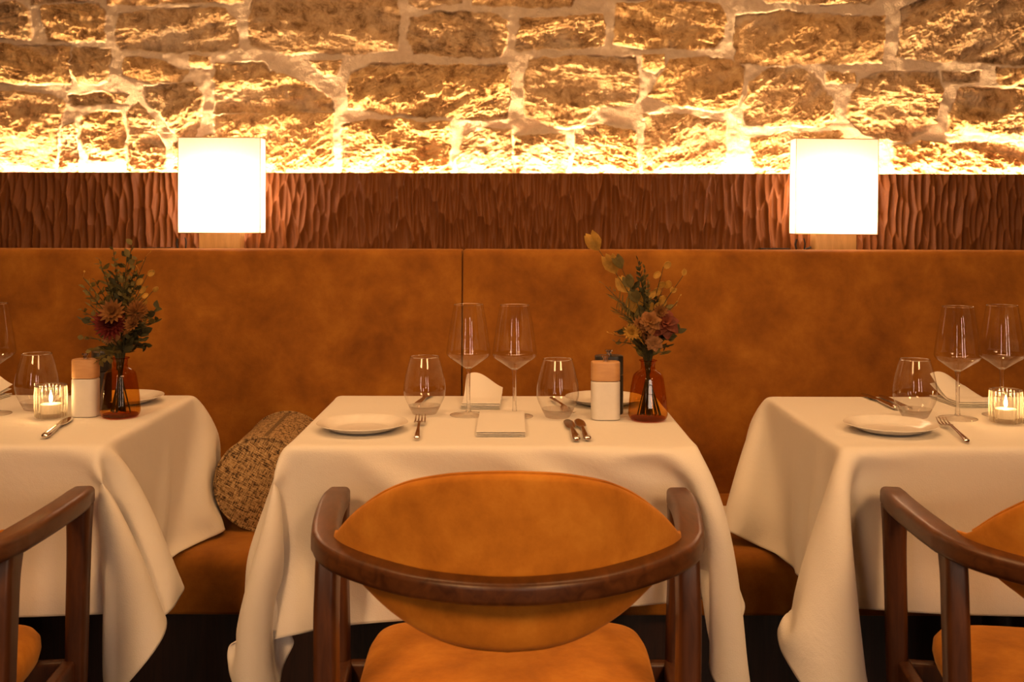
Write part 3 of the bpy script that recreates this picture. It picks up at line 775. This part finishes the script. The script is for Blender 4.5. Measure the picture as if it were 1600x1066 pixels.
# ------------------------------------------------------------------ lamps
def make_lamp():
    root = empty('table_lamp', (0, 0, 0))
    w, d, z0, z1 = .222, .060, .0485, .3050
    b = MB(); r_ = .004
    ring = lambda z, k=1.0: [(x * k, y * k, z) for x, y in rrect(w, d, 0.003, 4)]
    b.loops([ring(z0)] + [ring(z0 + (z1 - z0) * t / 8) for t in range(1, 8)] + [ring(z1)])
    b.build('lamp_shade', SHADE, root)
    b = MB()
    for z in (z0, z1): b.tube([(x, y, z) for x, y in rrect(w, d, 0.003, 4)] + [(w / 2, d / 2 - .003, z)], 0.0011, 6, caps=False)
    for x in (-w / 2 + .0005, w / 2 - .0005):
        for y in (-d / 2, d / 2): b.tube([(x, y, z0), (x, y, z1)], 0.0010, 6)
    b.build('shade_frame', BRASS, root)
    b = MB(); b.box((-.0555, -.026, 0.0), (.0555, .026, .050)); b.build('base', PALEWOOD, root, bevel=0.002)
    b = MB(); b.tube([(0, 0, .05), (0, 0, .095)], .007, 12); b.build('socket', BLACKMETAL, root)
    b = MB(); b.lathe([(0.001, .094), (.010, .098), (.017, .112), (.020, .128), (.017, .142), (.009, .152), (0.0005, .155)], 20); b.build('bulb', BULB, root)
    pd = bpy.data.lights.new('bulb_light', 'POINT'); pd.energy = BULB_POWER / 4; pd.color = (1.0, 0.64, 0.41); pd.shadow_soft_size = 0.024
    for dx in (-.034, .034):
        for z in (.115, .170):
            o = bpy.data.objects.new('bulb_light', pd); COL.objects.link(o); o.parent = root; o.location = (dx, 0, z)
    b = MB()
    b.tube(spline([(-.055, .015, .012), (-.075, .02, .0035), (-.10, -.02, .0035), (-.13, -.035, .0035), (-.175, -.03, .0035), (-.21, .0, .0035)], 6), 0.0028, 8)
    b.box((-.205, -.040, .0005), (-.125, -.010, .009))
    b.tube([(-.108, -.035, .003), (-.112, -.037, .020), (-.109, -.037, .034)], .0026, 8); b.tube([(-.088, -.035, .003), (-.086, -.037, .022), (-.089, -.036, .036)], .0022, 8)
    b.build('cord', BLACKMETAL, root)
    return root
lamp = make_lamp()
LY = 2.868
for i, (xp, lab) in enumerate(((347, 'slim rectangular glowing lamp on the ledge above the left bouquet'), (1301.5, 'slim rectangular glowing lamp on the ledge at the right, between middle and right tables'))):
    o = lamp if i == 0 else copy_tree(lamp)
    o.location = ((xp - 800) / FPX * LY, LY, 1.0552); tag(o, lab, 'lamp', 'rectangular table lamps on the ledge')
    o.rotation_euler = (0, R(0.0 if i == 0 else 0.5), 0)

# ------------------------------------------------------------------ tableware
def tz(x, y):                        # a point on the tabletop from its pixel
    Y = FPX * (EYE - TOP) / (y - HZ); return Vector(((x - 800) / FPX * Y, Y, TOP))
def aimed(o, p, q):                  # turn so local +y runs from p to q
    d = q - p; o.location = p; o.rotation_euler.z = math.atan2(-d.x, d.y)

def make_wine():
    root = empty('wine_glass', (0, 0, 0))
    P = spline([(.0042, .0905), (.012, .0955), (.026, .105), (.0385, .1135), (.0428, .1205), (.0425, .1275), (.0395, .150), (.0350, .180), (.0285, .2160)], 6)
    b = MB(); b.lathe([tuple(p) for p in P], 56); b.v = b.v; b.f = [f for f in b.f if len(f) == 4]; b.build('bowl', GLASS_THIN, root, recalc=False)
    b = MB(); b.tube([(.0286 * math.cos(R(k * 7.5)), .0286 * math.sin(R(k * 7.5)), .2161) for k in range(49)], .0005, 5, caps=False); b.build('rim', GLASS, root)
    b = MB(); b.lathe([(.0002, .0925), (.0045, .0915), (.0062, .0935), (.0050, .087), (.0040, .078), (.0036, .050), (.0038, .022), (.0050, .010), (.0070, .0062), (.0002, .0045)], 40)
    b.build('stem', GLASS_BASE, root)
    b = MB(); b.lathe([(.0060, .0068), (.010, .0050), (.020, .0030), (.034, .0014), (.0360, .0010), (.0355, .0003)], 48); b.f = [f for f in b.f if len(f) == 4]; b.build('foot', GLASS_THIN, root, recalc=False)
    b = MB(); b.tube([(.0359 * math.cos(R(k * 7.5)), .0359 * math.sin(R(k * 7.5)), .0009) for k in range(49)], .0006, 5, caps=False); b.build('foot_rim', GLASS_BASE, root)
    return root
def make_tumbler():
    b = MB()
    P = spline([(.0245, .0075), (.031, .0165), (.0385, .032), (.0412, .046), (.0400, .064), (.0350, .088), (.0282, .1120)], 6)
    b.lathe([tuple(p) for p in P], 56); b.f = [f for f in b.f if len(f) == 4]; b.m = [0] * len(b.f)
    o = b.build('water_tumbler', GLASS_THIN, recalc=False)
    b = MB(); b.lathe([(.0002, .0060), (.016, .0062), (.0235, .0085), (.0290, .0150), (.0318, .0172), (.0300, .0130), (.0262, .0060), (.0235, .0010), (.022, .0001), (.0002, .0001)], 48)
    b.build('base', GLASS_BASE, o)
    b = MB(); b.tube([(.0283 * math.cos(R(k * 7.5)), .0283 * math.sin(R(k * 7.5)), .1121) for k in range(49)], .0006, 5, caps=False); b.build('rim', GLASS, o)
    return o
def make_plate():
    b = MB()
    P = [(.0005, .0045), (.045, .0045), (.0515, .0052), (.058, .0085), (.0700, .0165), (.0800, .0205), (.0818, .0208), (.0822, .0196), (.0800, .0182), (.070, .0135), (.0600, .0060), (.050, .0012), (.0440, .0002), (.0005, .0002)]
    b.lathe([(r, z * .70) for r, z in P], 72); return b.build('side_plate', CERAMIC)
def make_fork():
    b = MB()
    prof = [(0, .0045, .0048, .0022), (.006, .0052, .0052, .0027), (.03, .0062, .0042, .0022), (.075, .0080, .0028, .0020), (.115, .0095, .0030, .0018), (.128, .0085, .0060, .0016), (.138, .0065, .0095, .0014), (.150, .0040, .0110, .0012)]
    prof[0] = (0, .0035, .0035, .0016); P = spline(prof, 5)
    rings = [[(p[2] * a, p[0], p[1] + p[3] * c) for a, c in [(math.cos(2 * math.pi * j / 12), math.sin(2 * math.pi * j / 12)) for j in range(12)]] for p in P]
    b.loops(rings, cap0=True, cap1=True)
    for k in range(4):
        x = (k - 1.5) * .0062
        b.tube([(x, .148, .0040), (x * .98, .165, .0030), (x * .95, .182, .0045), (x * .93, .200, .0095)], [.0018, .0016, .0014, .0007], 8, flat=.7)
    return b.build('dinner_fork', STEEL)
def make_knife():
    root = empty('butter_knife', (0, 0, 0))
    b = MB(); P = spline([(0, .0040, .0035, .002), (.005, .0045, .0066, .0042), (.02, .0048, .0072, .0045), (.06, .0046, .0056, .0040), (.098, .0045, .0042, .0035), (.104, .0045, .0040, .0030)], 5)
    b.loops([[(p[2] * math.cos(2 * math.pi * j / 14), p[0], p[1] + p[3] * math.sin(2 * math.pi * j / 14)) for j in range(14)] for p in P], cap0=True, cap1=True)
    b.build('handle', STEEL, root)
    b = MB(); P = spline([(.100, .0045, .0035, .0020), (.110, .0042, .0062, .0013), (.125, .0036, .0088, .0010), (.155, .0030, .0098, .0009), (.180, .0028, .0085, .0008), (.196, .0028, .0035, .0005)], 5)
    b.loops([[(p[2] * math.cos(2 * math.pi * j / 14), p[0], p[1] + p[3] * math.sin(2 * math.pi * j / 14)) for j in range(14)] for p in P], cap0=True, cap1=True)
    b.build('blade', STEEL, root)
    return root
def make_mill(body_m, cap_m, W, D, H):
    root = empty('pepper_mill', (0, 0, 0))
    def slabz(z0, z1, name, m):
        b = MB(); sec = lambda k, z: [(x, y, z) for x, y in rrect(W * k, D * k, D * k * .40, 8)]
        b.loops([sec(.95, z0), sec(.99, z0 + .001), sec(1, z0 + .003), sec(1, z1 - .003), sec(.985, z1 - .001), sec(.95, z1)], cap0=True, cap1=True); return b.build(name, m, root)
    slabz(0.0, H * .66, 'body', body_m); slabz(H * .67, H, 'cap', cap_m)
    b = MB(); b.lathe([(.0052, H - .001), (.0052, H + .007), (.0082, H + .0085), (.0082, H + .0115), (.0005, H + .0118)], 20); b.build('knob', STEEL, root)
    return root
def make_vase():
    root = empty('bud_vase', (0, 0, 0))
    P = spline([(.030, .0006), (.0352, .0035), (.0368, .010), (.0362, .025), (.0335, .052), (.0300, .074), (.0275, .084), (.0225, .0905), (.0160, .0945), (.0138, .098), (.0136, .106), (.0150, .1115), (.0166, .1130)], 6)
    b = MB(); b.lathe([tuple(p) for p in P], 64, rib=14, amp=0.022, ribz=(.008, .088)); b.build('bottle', AMBER, root, recalc=False)
    b = MB(); b.lathe([(.0005, .0042), (.028, .0042), (.033, .0050), (.033, .0012), (.0005, .0010)], 40); b.build('thick_bottom', AMBER, root)
    b = MB(); b.tube([(.0166 * math.cos(R(k * 9)), .0166 * math.sin(R(k * 9)), .1130) for k in range(41)], .0011, 6, caps=False); b.build('lip', AMBER, root)
    return root
def make_votive():
    root = empty('candle_glass', (0, 0, 0))
    b = MB(); prof = [(.0262, .001), (.0278, .004), (.0285, .020), (.0288, .045), (.0290, .0615)]
    b.lathe(prof, 168, rib=24, amp=0.055, ribz=(.003, .055)); b.f = [f for f in b.f if len(f) == 4]; b.m = [0] * len(b.f)
    g = b.build('ribbed_cup', RIBBED, root, recalc=False, angle=80)
    b = MB(); b.lathe([(.0005, .0015), (.0262, .0015), (.0268, .006), (.024, .0075), (.0005, .0075)], 40); b.build('glass_bottom', GLASS_THIN, root)
    b = MB(); b.tube([(.0290 * math.cos(R(k * 7.5)), .0290 * math.sin(R(k * 7.5)), .0618) for k in range(49)], .0011, 6, caps=False); b.build('rim', GLASS, root)
    b = MB(); b.lathe([(.0005, .009), (.0185, .009), (.019, .010), (.019, .026), (.0175, .027), (.0005, .0262)], 32); c = b.build('tealight', WAX, root)
    b = MB(); b.lathe([(.0004, .029), (.0022, .031), (.0034, .035), (.0030, .040), (.0016, .046), (.0003, .052)], 14); b.build('flame', FLAME, c)
    ld = bpy.data.lights.new('flame_light', 'POINT'); ld.energy = 0.24; ld.color = (1.0, 0.55, 0.20); ld.shadow_soft_size = 0.006
    o = bpy.data.objects.new('flame_light', ld); COL.objects.link(o); o.parent = root; o.location = (0, 0, .046)
    return root
def make_napkin(w, l, lift=0.0, layers=3, name='folded_napkin'):
    """folded cloth; lift raises one rear corner of the upper fold"""
    b = MB(); t = 0.0034
    for k in range(layers):
        nx, ny = 15, 19; off = (rnd.uniform(-.0015, .0015), rnd.uniform(-.002, .002)); rings = []
        for s in (0, 1):
            pass
        ww = w * (1 - .01 * k); top = []
        for j in range(ny):
            ring = []
            v = j / (ny - 1)
            for i in range(2 * nx):
                u = (i if i < nx else 2 * nx - 1 - i) / (nx - 1)
                up = 1 if i < nx else 0
                e = 1 - (2 * abs(u - .5)) ** 8; ev = 1 - (2 * abs(v - .5)) ** 10
                z = k * t + up * (t * .82) * (0.35 + 0.65 * e * ev)
                if lift and k >= layers - 2:
                    z += lift * (0.55 + 0.45 * (k - layers + 2)) * max(0, (v - .35) / .65) ** 1.3 * (0.62 + 0.38 * math.cos((u - .22) * 3.4))
                ring.append(((u - .5) * ww + off[0], (v - .5) * l + off[1], z + .0004))
            rings.append(ring)
        b.loops(rings, cap0=True, cap1=True)
    return b.build(name, CLOTH, angle=60)

wine0, tumb0, plate0, fork0, knife0, napk0 = make_wine(), make_tumbler(), make_plate(), make_fork(), make_knife(), None
used = set()
def place(proto, loc, lab, cat, group, rz=0.0):
    o = proto if proto.name not in used else copy_tree(proto)
    used.add(proto.name)
    o.location = loc; o.rotation_euler.z = rz; tag(o, lab, cat, group); return o
def lay(proto, p, q, lab, cat, group, dz=0.0003):
    o = proto if proto.name not in used else copy_tree(proto)
    used.add(proto.name); aimed(o, p, q); o.location.z = TOP + dz; tag(o, lab, cat, group); return o
GW, GT, GP, GK, GF = 'wine glasses on the tables', 'stemless water tumblers', 'white side plates', 'butter knives on the cloths', 'dinner forks on the cloths'
place(wine0, tz(732.5, 649), 'tall wine glass on the middle table, left of its pair, before the dark seam', 'wine glass', GW)
place(wine0, tz(804.5, 651), 'tall wine glass on the middle table, right of its pair', 'wine glass', GW)
place(wine0, tz(1497, 653), 'tall wine glass on the right table, beside the stemless tumbler', 'wine glass', GW)
place(wine0, tz(1566, 648), 'tall wine glass on the right table behind the lit candle', 'wine glass', GW)
place(wine0, tz(-12, 649), 'tall wine glass cut off by the left edge of the photo', 'wine glass', GW)
place(tumb0, tz(664, 647), 'stemless tumbler on the middle table behind the upright fork', 'tumbler', GT)
place(tumb0, tz(872, 652), 'stemless tumbler on the middle table beside the white mill', 'tumbler', GT, .4)
place(tumb0, tz(1430, 651), 'stemless tumbler on the right table behind the plate', 'tumbler', GT, .8)
place(tumb0, tz(58, 642), 'stemless tumbler on the left table behind the lit candle', 'tumbler', GT, 1.2)
place(plate0, tz(567, 672), 'white side plate at the front left of the middle table', 'plate', GP)
place(plate0, tz(945, 630), 'white side plate on the middle table behind the mills', 'plate', GP)
place(plate0, tz(1392, 672), 'white side plate at the front left of the right table', 'plate', GP)
place(plate0, tz(193, 630), 'white side plate on the left table behind the amber vase', 'plate', GP)
lay(fork0, tz(652, 689), tz(659, 650), 'steel fork beside the plate on the middle table, tines pointing away', 'fork', GF)
lay(fork0, tz(1512, 692), tz(1460, 650), 'steel fork lying slanted beside the plate on the right table', 'fork', GF)
lay(knife0, tz(902, 691), tz(886, 655), 'steel butter knife on the middle table, left one of the pair', 'knife', GK)
lay(knife0, tz(919, 690), tz(903, 655), 'steel butter knife on the middle table, right one nearer the mills', 'knife', GK)
lay(knife0, tz(70, 688), tz(112, 655), 'steel butter knife before the candle on the left table', 'knife', GK)
lay(knife0, tz(1402, 640), tz(1349, 616), 'steel butter knife on the right table reaching towards the banquette, the left one', 'knife', GK)
lay(knife0, tz(1423, 643), tz(1374, 617), 'steel butter knife half hidden behind the tumbler on the right table', 'knife', GK)
lay(knife0, tz(650, 638), tz(672, 618), 'steel butter knife behind the left tumbler of the middle table', 'knife', GK)
lay(fork0, tz(862, 625), tz(880, 640), 'steel fork behind the right tumbler of the middle table', 'fork', GF)
lay(fork0, tz(112, 616), tz(88, 640), 'steel fork behind the candle on the left table', 'fork', GF)
n1 = make_napkin(.088, .215); n1.location = tz(784, 664); n1.location.z = TOP; tag(n1, 'flat folded white napkin at the front middle of the middle table', 'napkin', 'folded napkins')
n2 = make_napkin(.080, .13, .044, 4); n2.location = tz(755, 631); n2.location.z = TOP; n2.rotation_euler.z = R(-2); tag(n2, 'folded white napkin standing up behind the wine glass on the middle table', 'napkin', 'folded napkins')
n3 = copy_tree(n2); n3.location = tz(1504, 627); n3.location.z = TOP; n3.rotation_euler.z = R(3); tag(n3, 'folded white napkin behind the wine glass on the right table', 'napkin', 'folded napkins')
n4 = copy_tree(n2); n4.location = tz(-34, 627); n4.location.z = TOP; n4.rotation_euler.z = R(-4); tag(n4, 'folded white napkin cut off at the left edge of the left table', 'napkin', 'folded napkins')
n5 = copy_tree(n1); n5.location = tz(1625, 655); n5.location.z = TOP; tag(n5, 'flat folded white napkin beside the candle at the right edge', 'napkin', 'folded napkins')

mw = make_mill(MILLWHITE, CAPWOOD, .0555, .036, .110)
md_ = make_mill(MILLDARK, MILLDARK, .0555, .036, .114)
GM = 'salt and pepper mills'
for o, p, rz, lab in ((mw, tz(946.5, 654), 0.02, 'white mill with pale wooden cap on the middle table'), (md_, tz(952, 645), 0.05, 'black mill hidden behind the white one on the middle table')):
    o.location = p; o.rotation_euler.z = rz; tag(o, lab, 'mill', GM)
m3 = copy_tree(mw); m3.location = tz(134.5, 651); m3.scale = (.90, 1, 1); m3.rotation_euler.z = 0.0; tag(m3, 'white mill with pale wooden cap on the left table', 'mill', GM)
m4 = copy_tree(md_); m4.location = tz(147, 640); m4.rotation_euler.z = R(-62); m4.location.x += .012; m4.location.y += .01; tag(m4, 'black mill turned sideways behind the white one on the left table', 'mill', GM)
GC = 'ribbed candle glasses'
v0 = make_votive(); v0.location = tz(80, 654); tag(v0, 'ribbed glass with lit candle on the left table', 'candle', GC)
v1 = copy_tree(v0); v1.location = tz(1572, 659); tag(v1, 'ribbed glass with lit candle on the right table', 'candle', GC)
va = make_vase(); va.location = tz(188.5, 652); tag(va, 'amber glass vase on the left table beside the mills', 'vase', 'amber bud vases')
vb = copy_tree(va); vb.location = tz(1013, 655); tag(vb, 'amber glass vase on the middle table holding the taller bouquet', 'vase', 'amber bud vases')

# ------------------------------------------------------------------ dried bouquets
def leaf(b, p, d, L, W, curl=0.3, side=None):
    """ovate leaf from p along d"""
    L *= 1.25; W *= 1.35
    d = Vector(d).normalized(); s = (side or Vector((rnd.uniform(-1, 1), rnd.uniform(-1, 1), rnd.uniform(-.4, .4)))); s = (s - d * s.dot(d)).normalized(); n = d.cross(s)
    T = [(0, .06), (.2, .6), (.45, 1.0), (.7, .78), (.88, .38), (1, .03)]; vs = []
    for t, w in T:
        c = p + d * (L * t) + n * (curl * L * t * t)
        vs += [c - s * (W * w / 2) + n * (W * .16 * w), c, c + s * (W * w / 2) + n * (W * .16 * w)]
    fs = []
    for i in range(5):
        a = i * 3; fs += [(a, a + 1, a + 4, a + 3), (a + 1, a + 2, a + 5, a + 4)]
    b.add(vs, fs)
def bouquet(vase, mouth, data, label):
    V = vase.location; Yv = V.y
    root = tag(empty('dried_bouquet', (V.x, V.y, V.z + .006)), label, 'flowers', 'dried bouquets in amber vases')
    O = Vector((V.x, V.y, V.z + .006))
    k = Yv / FPX
    def loc(x, y, dy=0): return Vector(((x - 800) * k, Yv + dy, EYE - (y - HZ) * k)) - O
    M = Vector((0, 0, .106))
    full = list(data)
    for kind, x, y, m, sz in data:                       # more, shorter stems of each kind fill the bunch
        if kind in ('leafy', 'spike', 'fern'):
            for q in range(2 if mouth[0] < 500 else 1): full.append((kind, x + rnd.uniform(-14, 14) + (mouth[0] - x) * .15, y + rnd.uniform(6, 40), rnd.choice([m, L_OLIVE]), sz * .82))
    for nd, d in enumerate(full):
        kind, x, y, m, sz = d
        dy = rnd.uniform(-.045, -.025) if kind in ('mum', 'rose', 'daisy', 'ball') else rnd.uniform(-.02, .045); tip = loc(x, y, dy)
        mth = M + Vector((max(-.007, min(.007, tip.x * .10)), rnd.uniform(-.005, .005), 0))
        foot = Vector((-tip.x * .25 + rnd.uniform(-.010, .010), rnd.uniform(-.014, .014), .003)); foot.x = max(-.024, min(.024, foot.x))
        if nd >= len(data): foot = mth + Vector((foot.x * .2, 0, -.022))
        mid = mth + (tip - mth) * .5 + Vector((-(tip.x - mth.x) * .22, 0, .012))
        path = [Vector(q) for q in spline([foot, mth, mid, tip], 8)]
        n = len(path)
        b = MB(); b.mi = 0
        b.tube(path, [.0013 - .0008 * i / n for i in range(n)], 6)
        b.mi = 1
        up = lambda t: path[min(n - 1, int(t * (n - 1)))]
        tdir = lambda t: (path[min(n - 1, int(t * (n - 1)) + 1)] - path[max(0, min(n - 1, int(t * (n - 1)) + 1) - 2)]).normalized()
        if kind == 'leafy':
            cnt = 15
            for i in range(cnt):
                t = .42 + .58 * i / (cnt - 1); sd = 1 if i % 2 else -1
                D = tdir(t) * .75 + Vector((sd * .8, rnd.uniform(-.5, .5), rnd.uniform(-.2, .3)))
                leaf(b, up(t), D, sz * (1.15 - .5 * t) * rnd.uniform(.75, 1.25), sz * .48, rnd.uniform(-.2, .5))
        elif kind == 'spike':
            cnt = 34
            for i in range(cnt):
                t = .50 + .50 * i / (cnt - 1); a = i * 2.4
                D = tdir(t) + Vector((math.cos(a), math.sin(a), 0)) * .8
                leaf(b, up(t), D, sz * (1.3 - .8 * (t - .5) * 2 * .7), sz * .42, .3)
        elif kind == 'fern':
            cnt = 26
            for i in range(cnt):
                t = .40 + .60 * i / (cnt - 1); sd = 1 if i % 2 else -1
                D = tdir(t) * .9 + Vector((sd * .75, rnd.uniform(-.4, .4), .1))
                leaf(b, up(t), D, sz * rnd.uniform(1.1, 1.5) * (1.3 - .7 * t), sz * .13, .15)
        elif kind == 'wisp':
            for i in range(9):
                t = .55 + .45 * i / 8; a = rnd.uniform(0, 6.28)
                D = tdir(t) + Vector((math.cos(a), math.sin(a) * .6, .2)) * .8
                q = up(t) + D.normalized() * sz; b.tube([up(t), (up(t) + q) / 2 + Vector((0, 0, .001)), q], .0003, 4); leaf(b, q, D, .004, .003)
        elif kind == 'plume':                                  # broad papery leaves clasping the stem
            for i in range(5):
                t = .46 + .54 * i / 4; sd = 1 if i % 2 else -1
                for q in range(3):
                    D = tdir(t) * 1.1 + Vector((sd * .32 * (q - .6), rnd.uniform(-.4, .4), rnd.uniform(-.1, .2)))
                    leaf(b, up(t), D, sz * rnd.uniform(.85, 1.1), sz * .50, rnd.uniform(-.15, .25), Vector((1, rnd.uniform(-.3, .3), .3 * sd)))
        elif kind == 'pods':
            for i in range(6):
                t = .62 + .38 * i / 5; sd = 1 if i % 2 else -1
                c = up(t) + Vector((sd * sz * .45, rnd.uniform(-.004, .004), .003)); rr = sz * .5
                ax = Vector((rnd.uniform(-.6, .6), 1, rnd.uniform(-.6, .6))).normalized(); s1 = ax.orthogonal().normalized(); s2 = ax.cross(s1)
                ring = [c + s1 * (rr * math.cos(a_ / 10 * 6.283)) + s2 * (rr * .75 * math.sin(a_ / 10 * 6.283)) for a_ in range(11)]
                b.tube(ring, .0009, 5, caps=False)
                b.add([c + ax * .001] + ring[:-1], [(0, j + 1, (j + 1) % 10 + 1) for j in range(10)])
        elif kind in ('mum', 'rose', 'daisy', 'ball'):
            c = tip; f = Vector((rnd.uniform(-.25, .25), -1, rnd.uniform(.25, .6))).normalized(); s1 = f.orthogonal().normalized(); s2 = f.cross(s1)
            if kind == 'mum':
                for ly in range(6):
                    q = 22 - ly * 3; el = .05 + ly * .25
                    for j in range(q):
                        a = j / q * 6.283 + ly * .4; D = (s1 * math.cos(a) + s2 * math.sin(a)) * math.cos(el) + f * math.sin(el)
                        leaf(b, c + D * .002, D, sz * (1 - .09 * ly) * rnd.uniform(.9, 1.1), sz * .22, .3, s1 * -math.sin(a) + s2 * math.cos(a))
            elif kind == 'rose':
                for ly in range(6):
                    q = 7 - ly // 2; el = .10 + ly * .27
                    for j in range(q):
                        a = j / q * 6.283 + ly * .7; D = (s1 * math.cos(a) + s2 * math.sin(a)) * math.cos(el) + f * math.sin(el)
                        leaf(b, c + D * .001, D, sz * (1 - .08 * ly), sz * .85 * (1 - .08 * ly), -.45, s1 * -math.sin(a) + s2 * math.cos(a))
            elif kind == 'daisy':
                for ly in range(3):
                    for j in range(14):
                        a = j / 14 * 6.283 + ly * .2; el = .15 + ly * .4; D = (s1 * math.cos(a) + s2 * math.sin(a)) * math.cos(el) + f * math.sin(el)
                        leaf(b, c, D, sz * (1 - .15 * ly), sz * .3, .2, s1 * -math.sin(a) + s2 * math.cos(a))
            else:
                for j in range(150):
                    zz = 1 - 2 * (j + .5) / 150; a = j * 2.39996; D = Vector((math.sqrt(1 - zz * zz) * math.cos(a), math.sqrt(1 - zz * zz) * math.sin(a), zz))
                    leaf(b, c + D * sz * .35, D + Vector((0, 0, .5)), sz * .75, sz * .13, .1)
            for j in range(3):
                t = .55 + .12 * j; leaf(b, up(t), tdir(t) + Vector((rnd.uniform(-1, 1), rnd.uniform(-.5, .5), 0)), .022, .008, .2)
        nm = {'mum': 'chrysanthemum', 'rose': 'rose', 'daisy': 'small_flower', 'ball': 'thistle', 'leafy': 'leafy_sprig', 'spike': 'bud_sprig', 'fern': 'fern_sprig', 'wisp': 'grass_wisp', 'plume': 'papery_leaf_sprig', 'pods': 'seed_pod_sprig'}[kind]
        b.build(nm, [L_DARK, m], root, recalc=False, angle=60)
    return root
left_data = [('mum', 183, 506, L_RED, .026), ('daisy', 190, 487, L_OCHRE, .022), ('ball', 224, 486, L_OCHRE, .018), ('daisy', 219, 505, L_OCHRE, .014), ('daisy', 182, 527, L_PALE, .011),
 ('spike', 168, 392, L_OLIVE, .010), ('leafy', 146, 416, L_OLIVE, .018), ('leafy', 197, 402, L_DARK, .018), ('leafy', 211, 384, L_OLIVE, .019), ('wisp', 231, 402, L_GOLD, .012),
 ('pods', 222, 432, L_GOLD, .015), ('pods', 243, 455, L_GOLD, .012), ('leafy', 205, 436, L_DARK, .020), ('spike', 160, 436, L_OLIVE, .013), ('leafy', 128, 446, L_OLIVE, .016),
 ('wisp', 124, 436, L_GOLD, .010), ('leafy', 178, 434, L_DARK, .020), ('leafy', 246, 484, L_DARK, .022), ('leafy', 134, 500, L_DARK, .020), ('fern', 140, 478, L_OLIVE, .020), ('leafy', 225, 520, L_DARK, .024),
 ('leafy', 152, 528, L_DARK, .020), ('spike', 190, 455, L_DARK, .016), ('fern', 213, 458, L_OLIVE, .020), ('leafy', 168, 470, L_OLIVE, .018)]
right_data = [('rose', 1036, 503, L_ROSE, .023), ('rose', 1012, 500, L_OCHRE, .018), ('daisy', 998, 506, L_OCHRE, .015), ('daisy', 984, 516, L_GOLD, .014), ('rose', 1019, 532, L_PALE, .013), ('daisy', 1028, 486, L_OCHRE, .014),
 ('plume', 938, 392, L_GOLD, .034), ('plume', 972, 420, L_OLIVE, .024), ('fern', 958, 460, L_OLIVE, .020), ('fern', 966, 486, L_OLIVE, .020), ('wisp', 948, 448, L_OLIVE, .012), ('spike', 995, 406, L_DARK, .012), ('spike', 1010, 420, L_OLIVE, .010),
 ('leafy', 991, 446, L_DARK, .018), ('leafy', 1006, 458, L_DARK, .022), ('pods', 1036, 416, L_GOLD, .016), ('pods', 1040, 448, L_GOLD, .018), ('plume', 1066, 430, L_GOLD, .012), ('wisp', 1058, 470, L_GOLD, .012),
 ('leafy', 1048, 478, L_OLIVE, .018), ('leafy', 1060, 520, L_DARK, .024), ('leafy', 1030, 470, L_DARK, .020), ('leafy', 972, 520, L_DARK, .018), ('wisp', 962, 525, L_GOLD, .012), ('leafy', 1046, 540, L_DARK, .018), ('fern', 1048, 490, L_OLIVE, .018), ('leafy', 985, 480, L_OLIVE, .020)]
bouquet(va, (188, 565), left_data, 'dried bouquet with dark red chrysanthemum in the amber vase of the left table')
bouquet(vb, (1013, 565), right_data, 'dried bouquet with red rose and tall yellow leaves on the middle table')
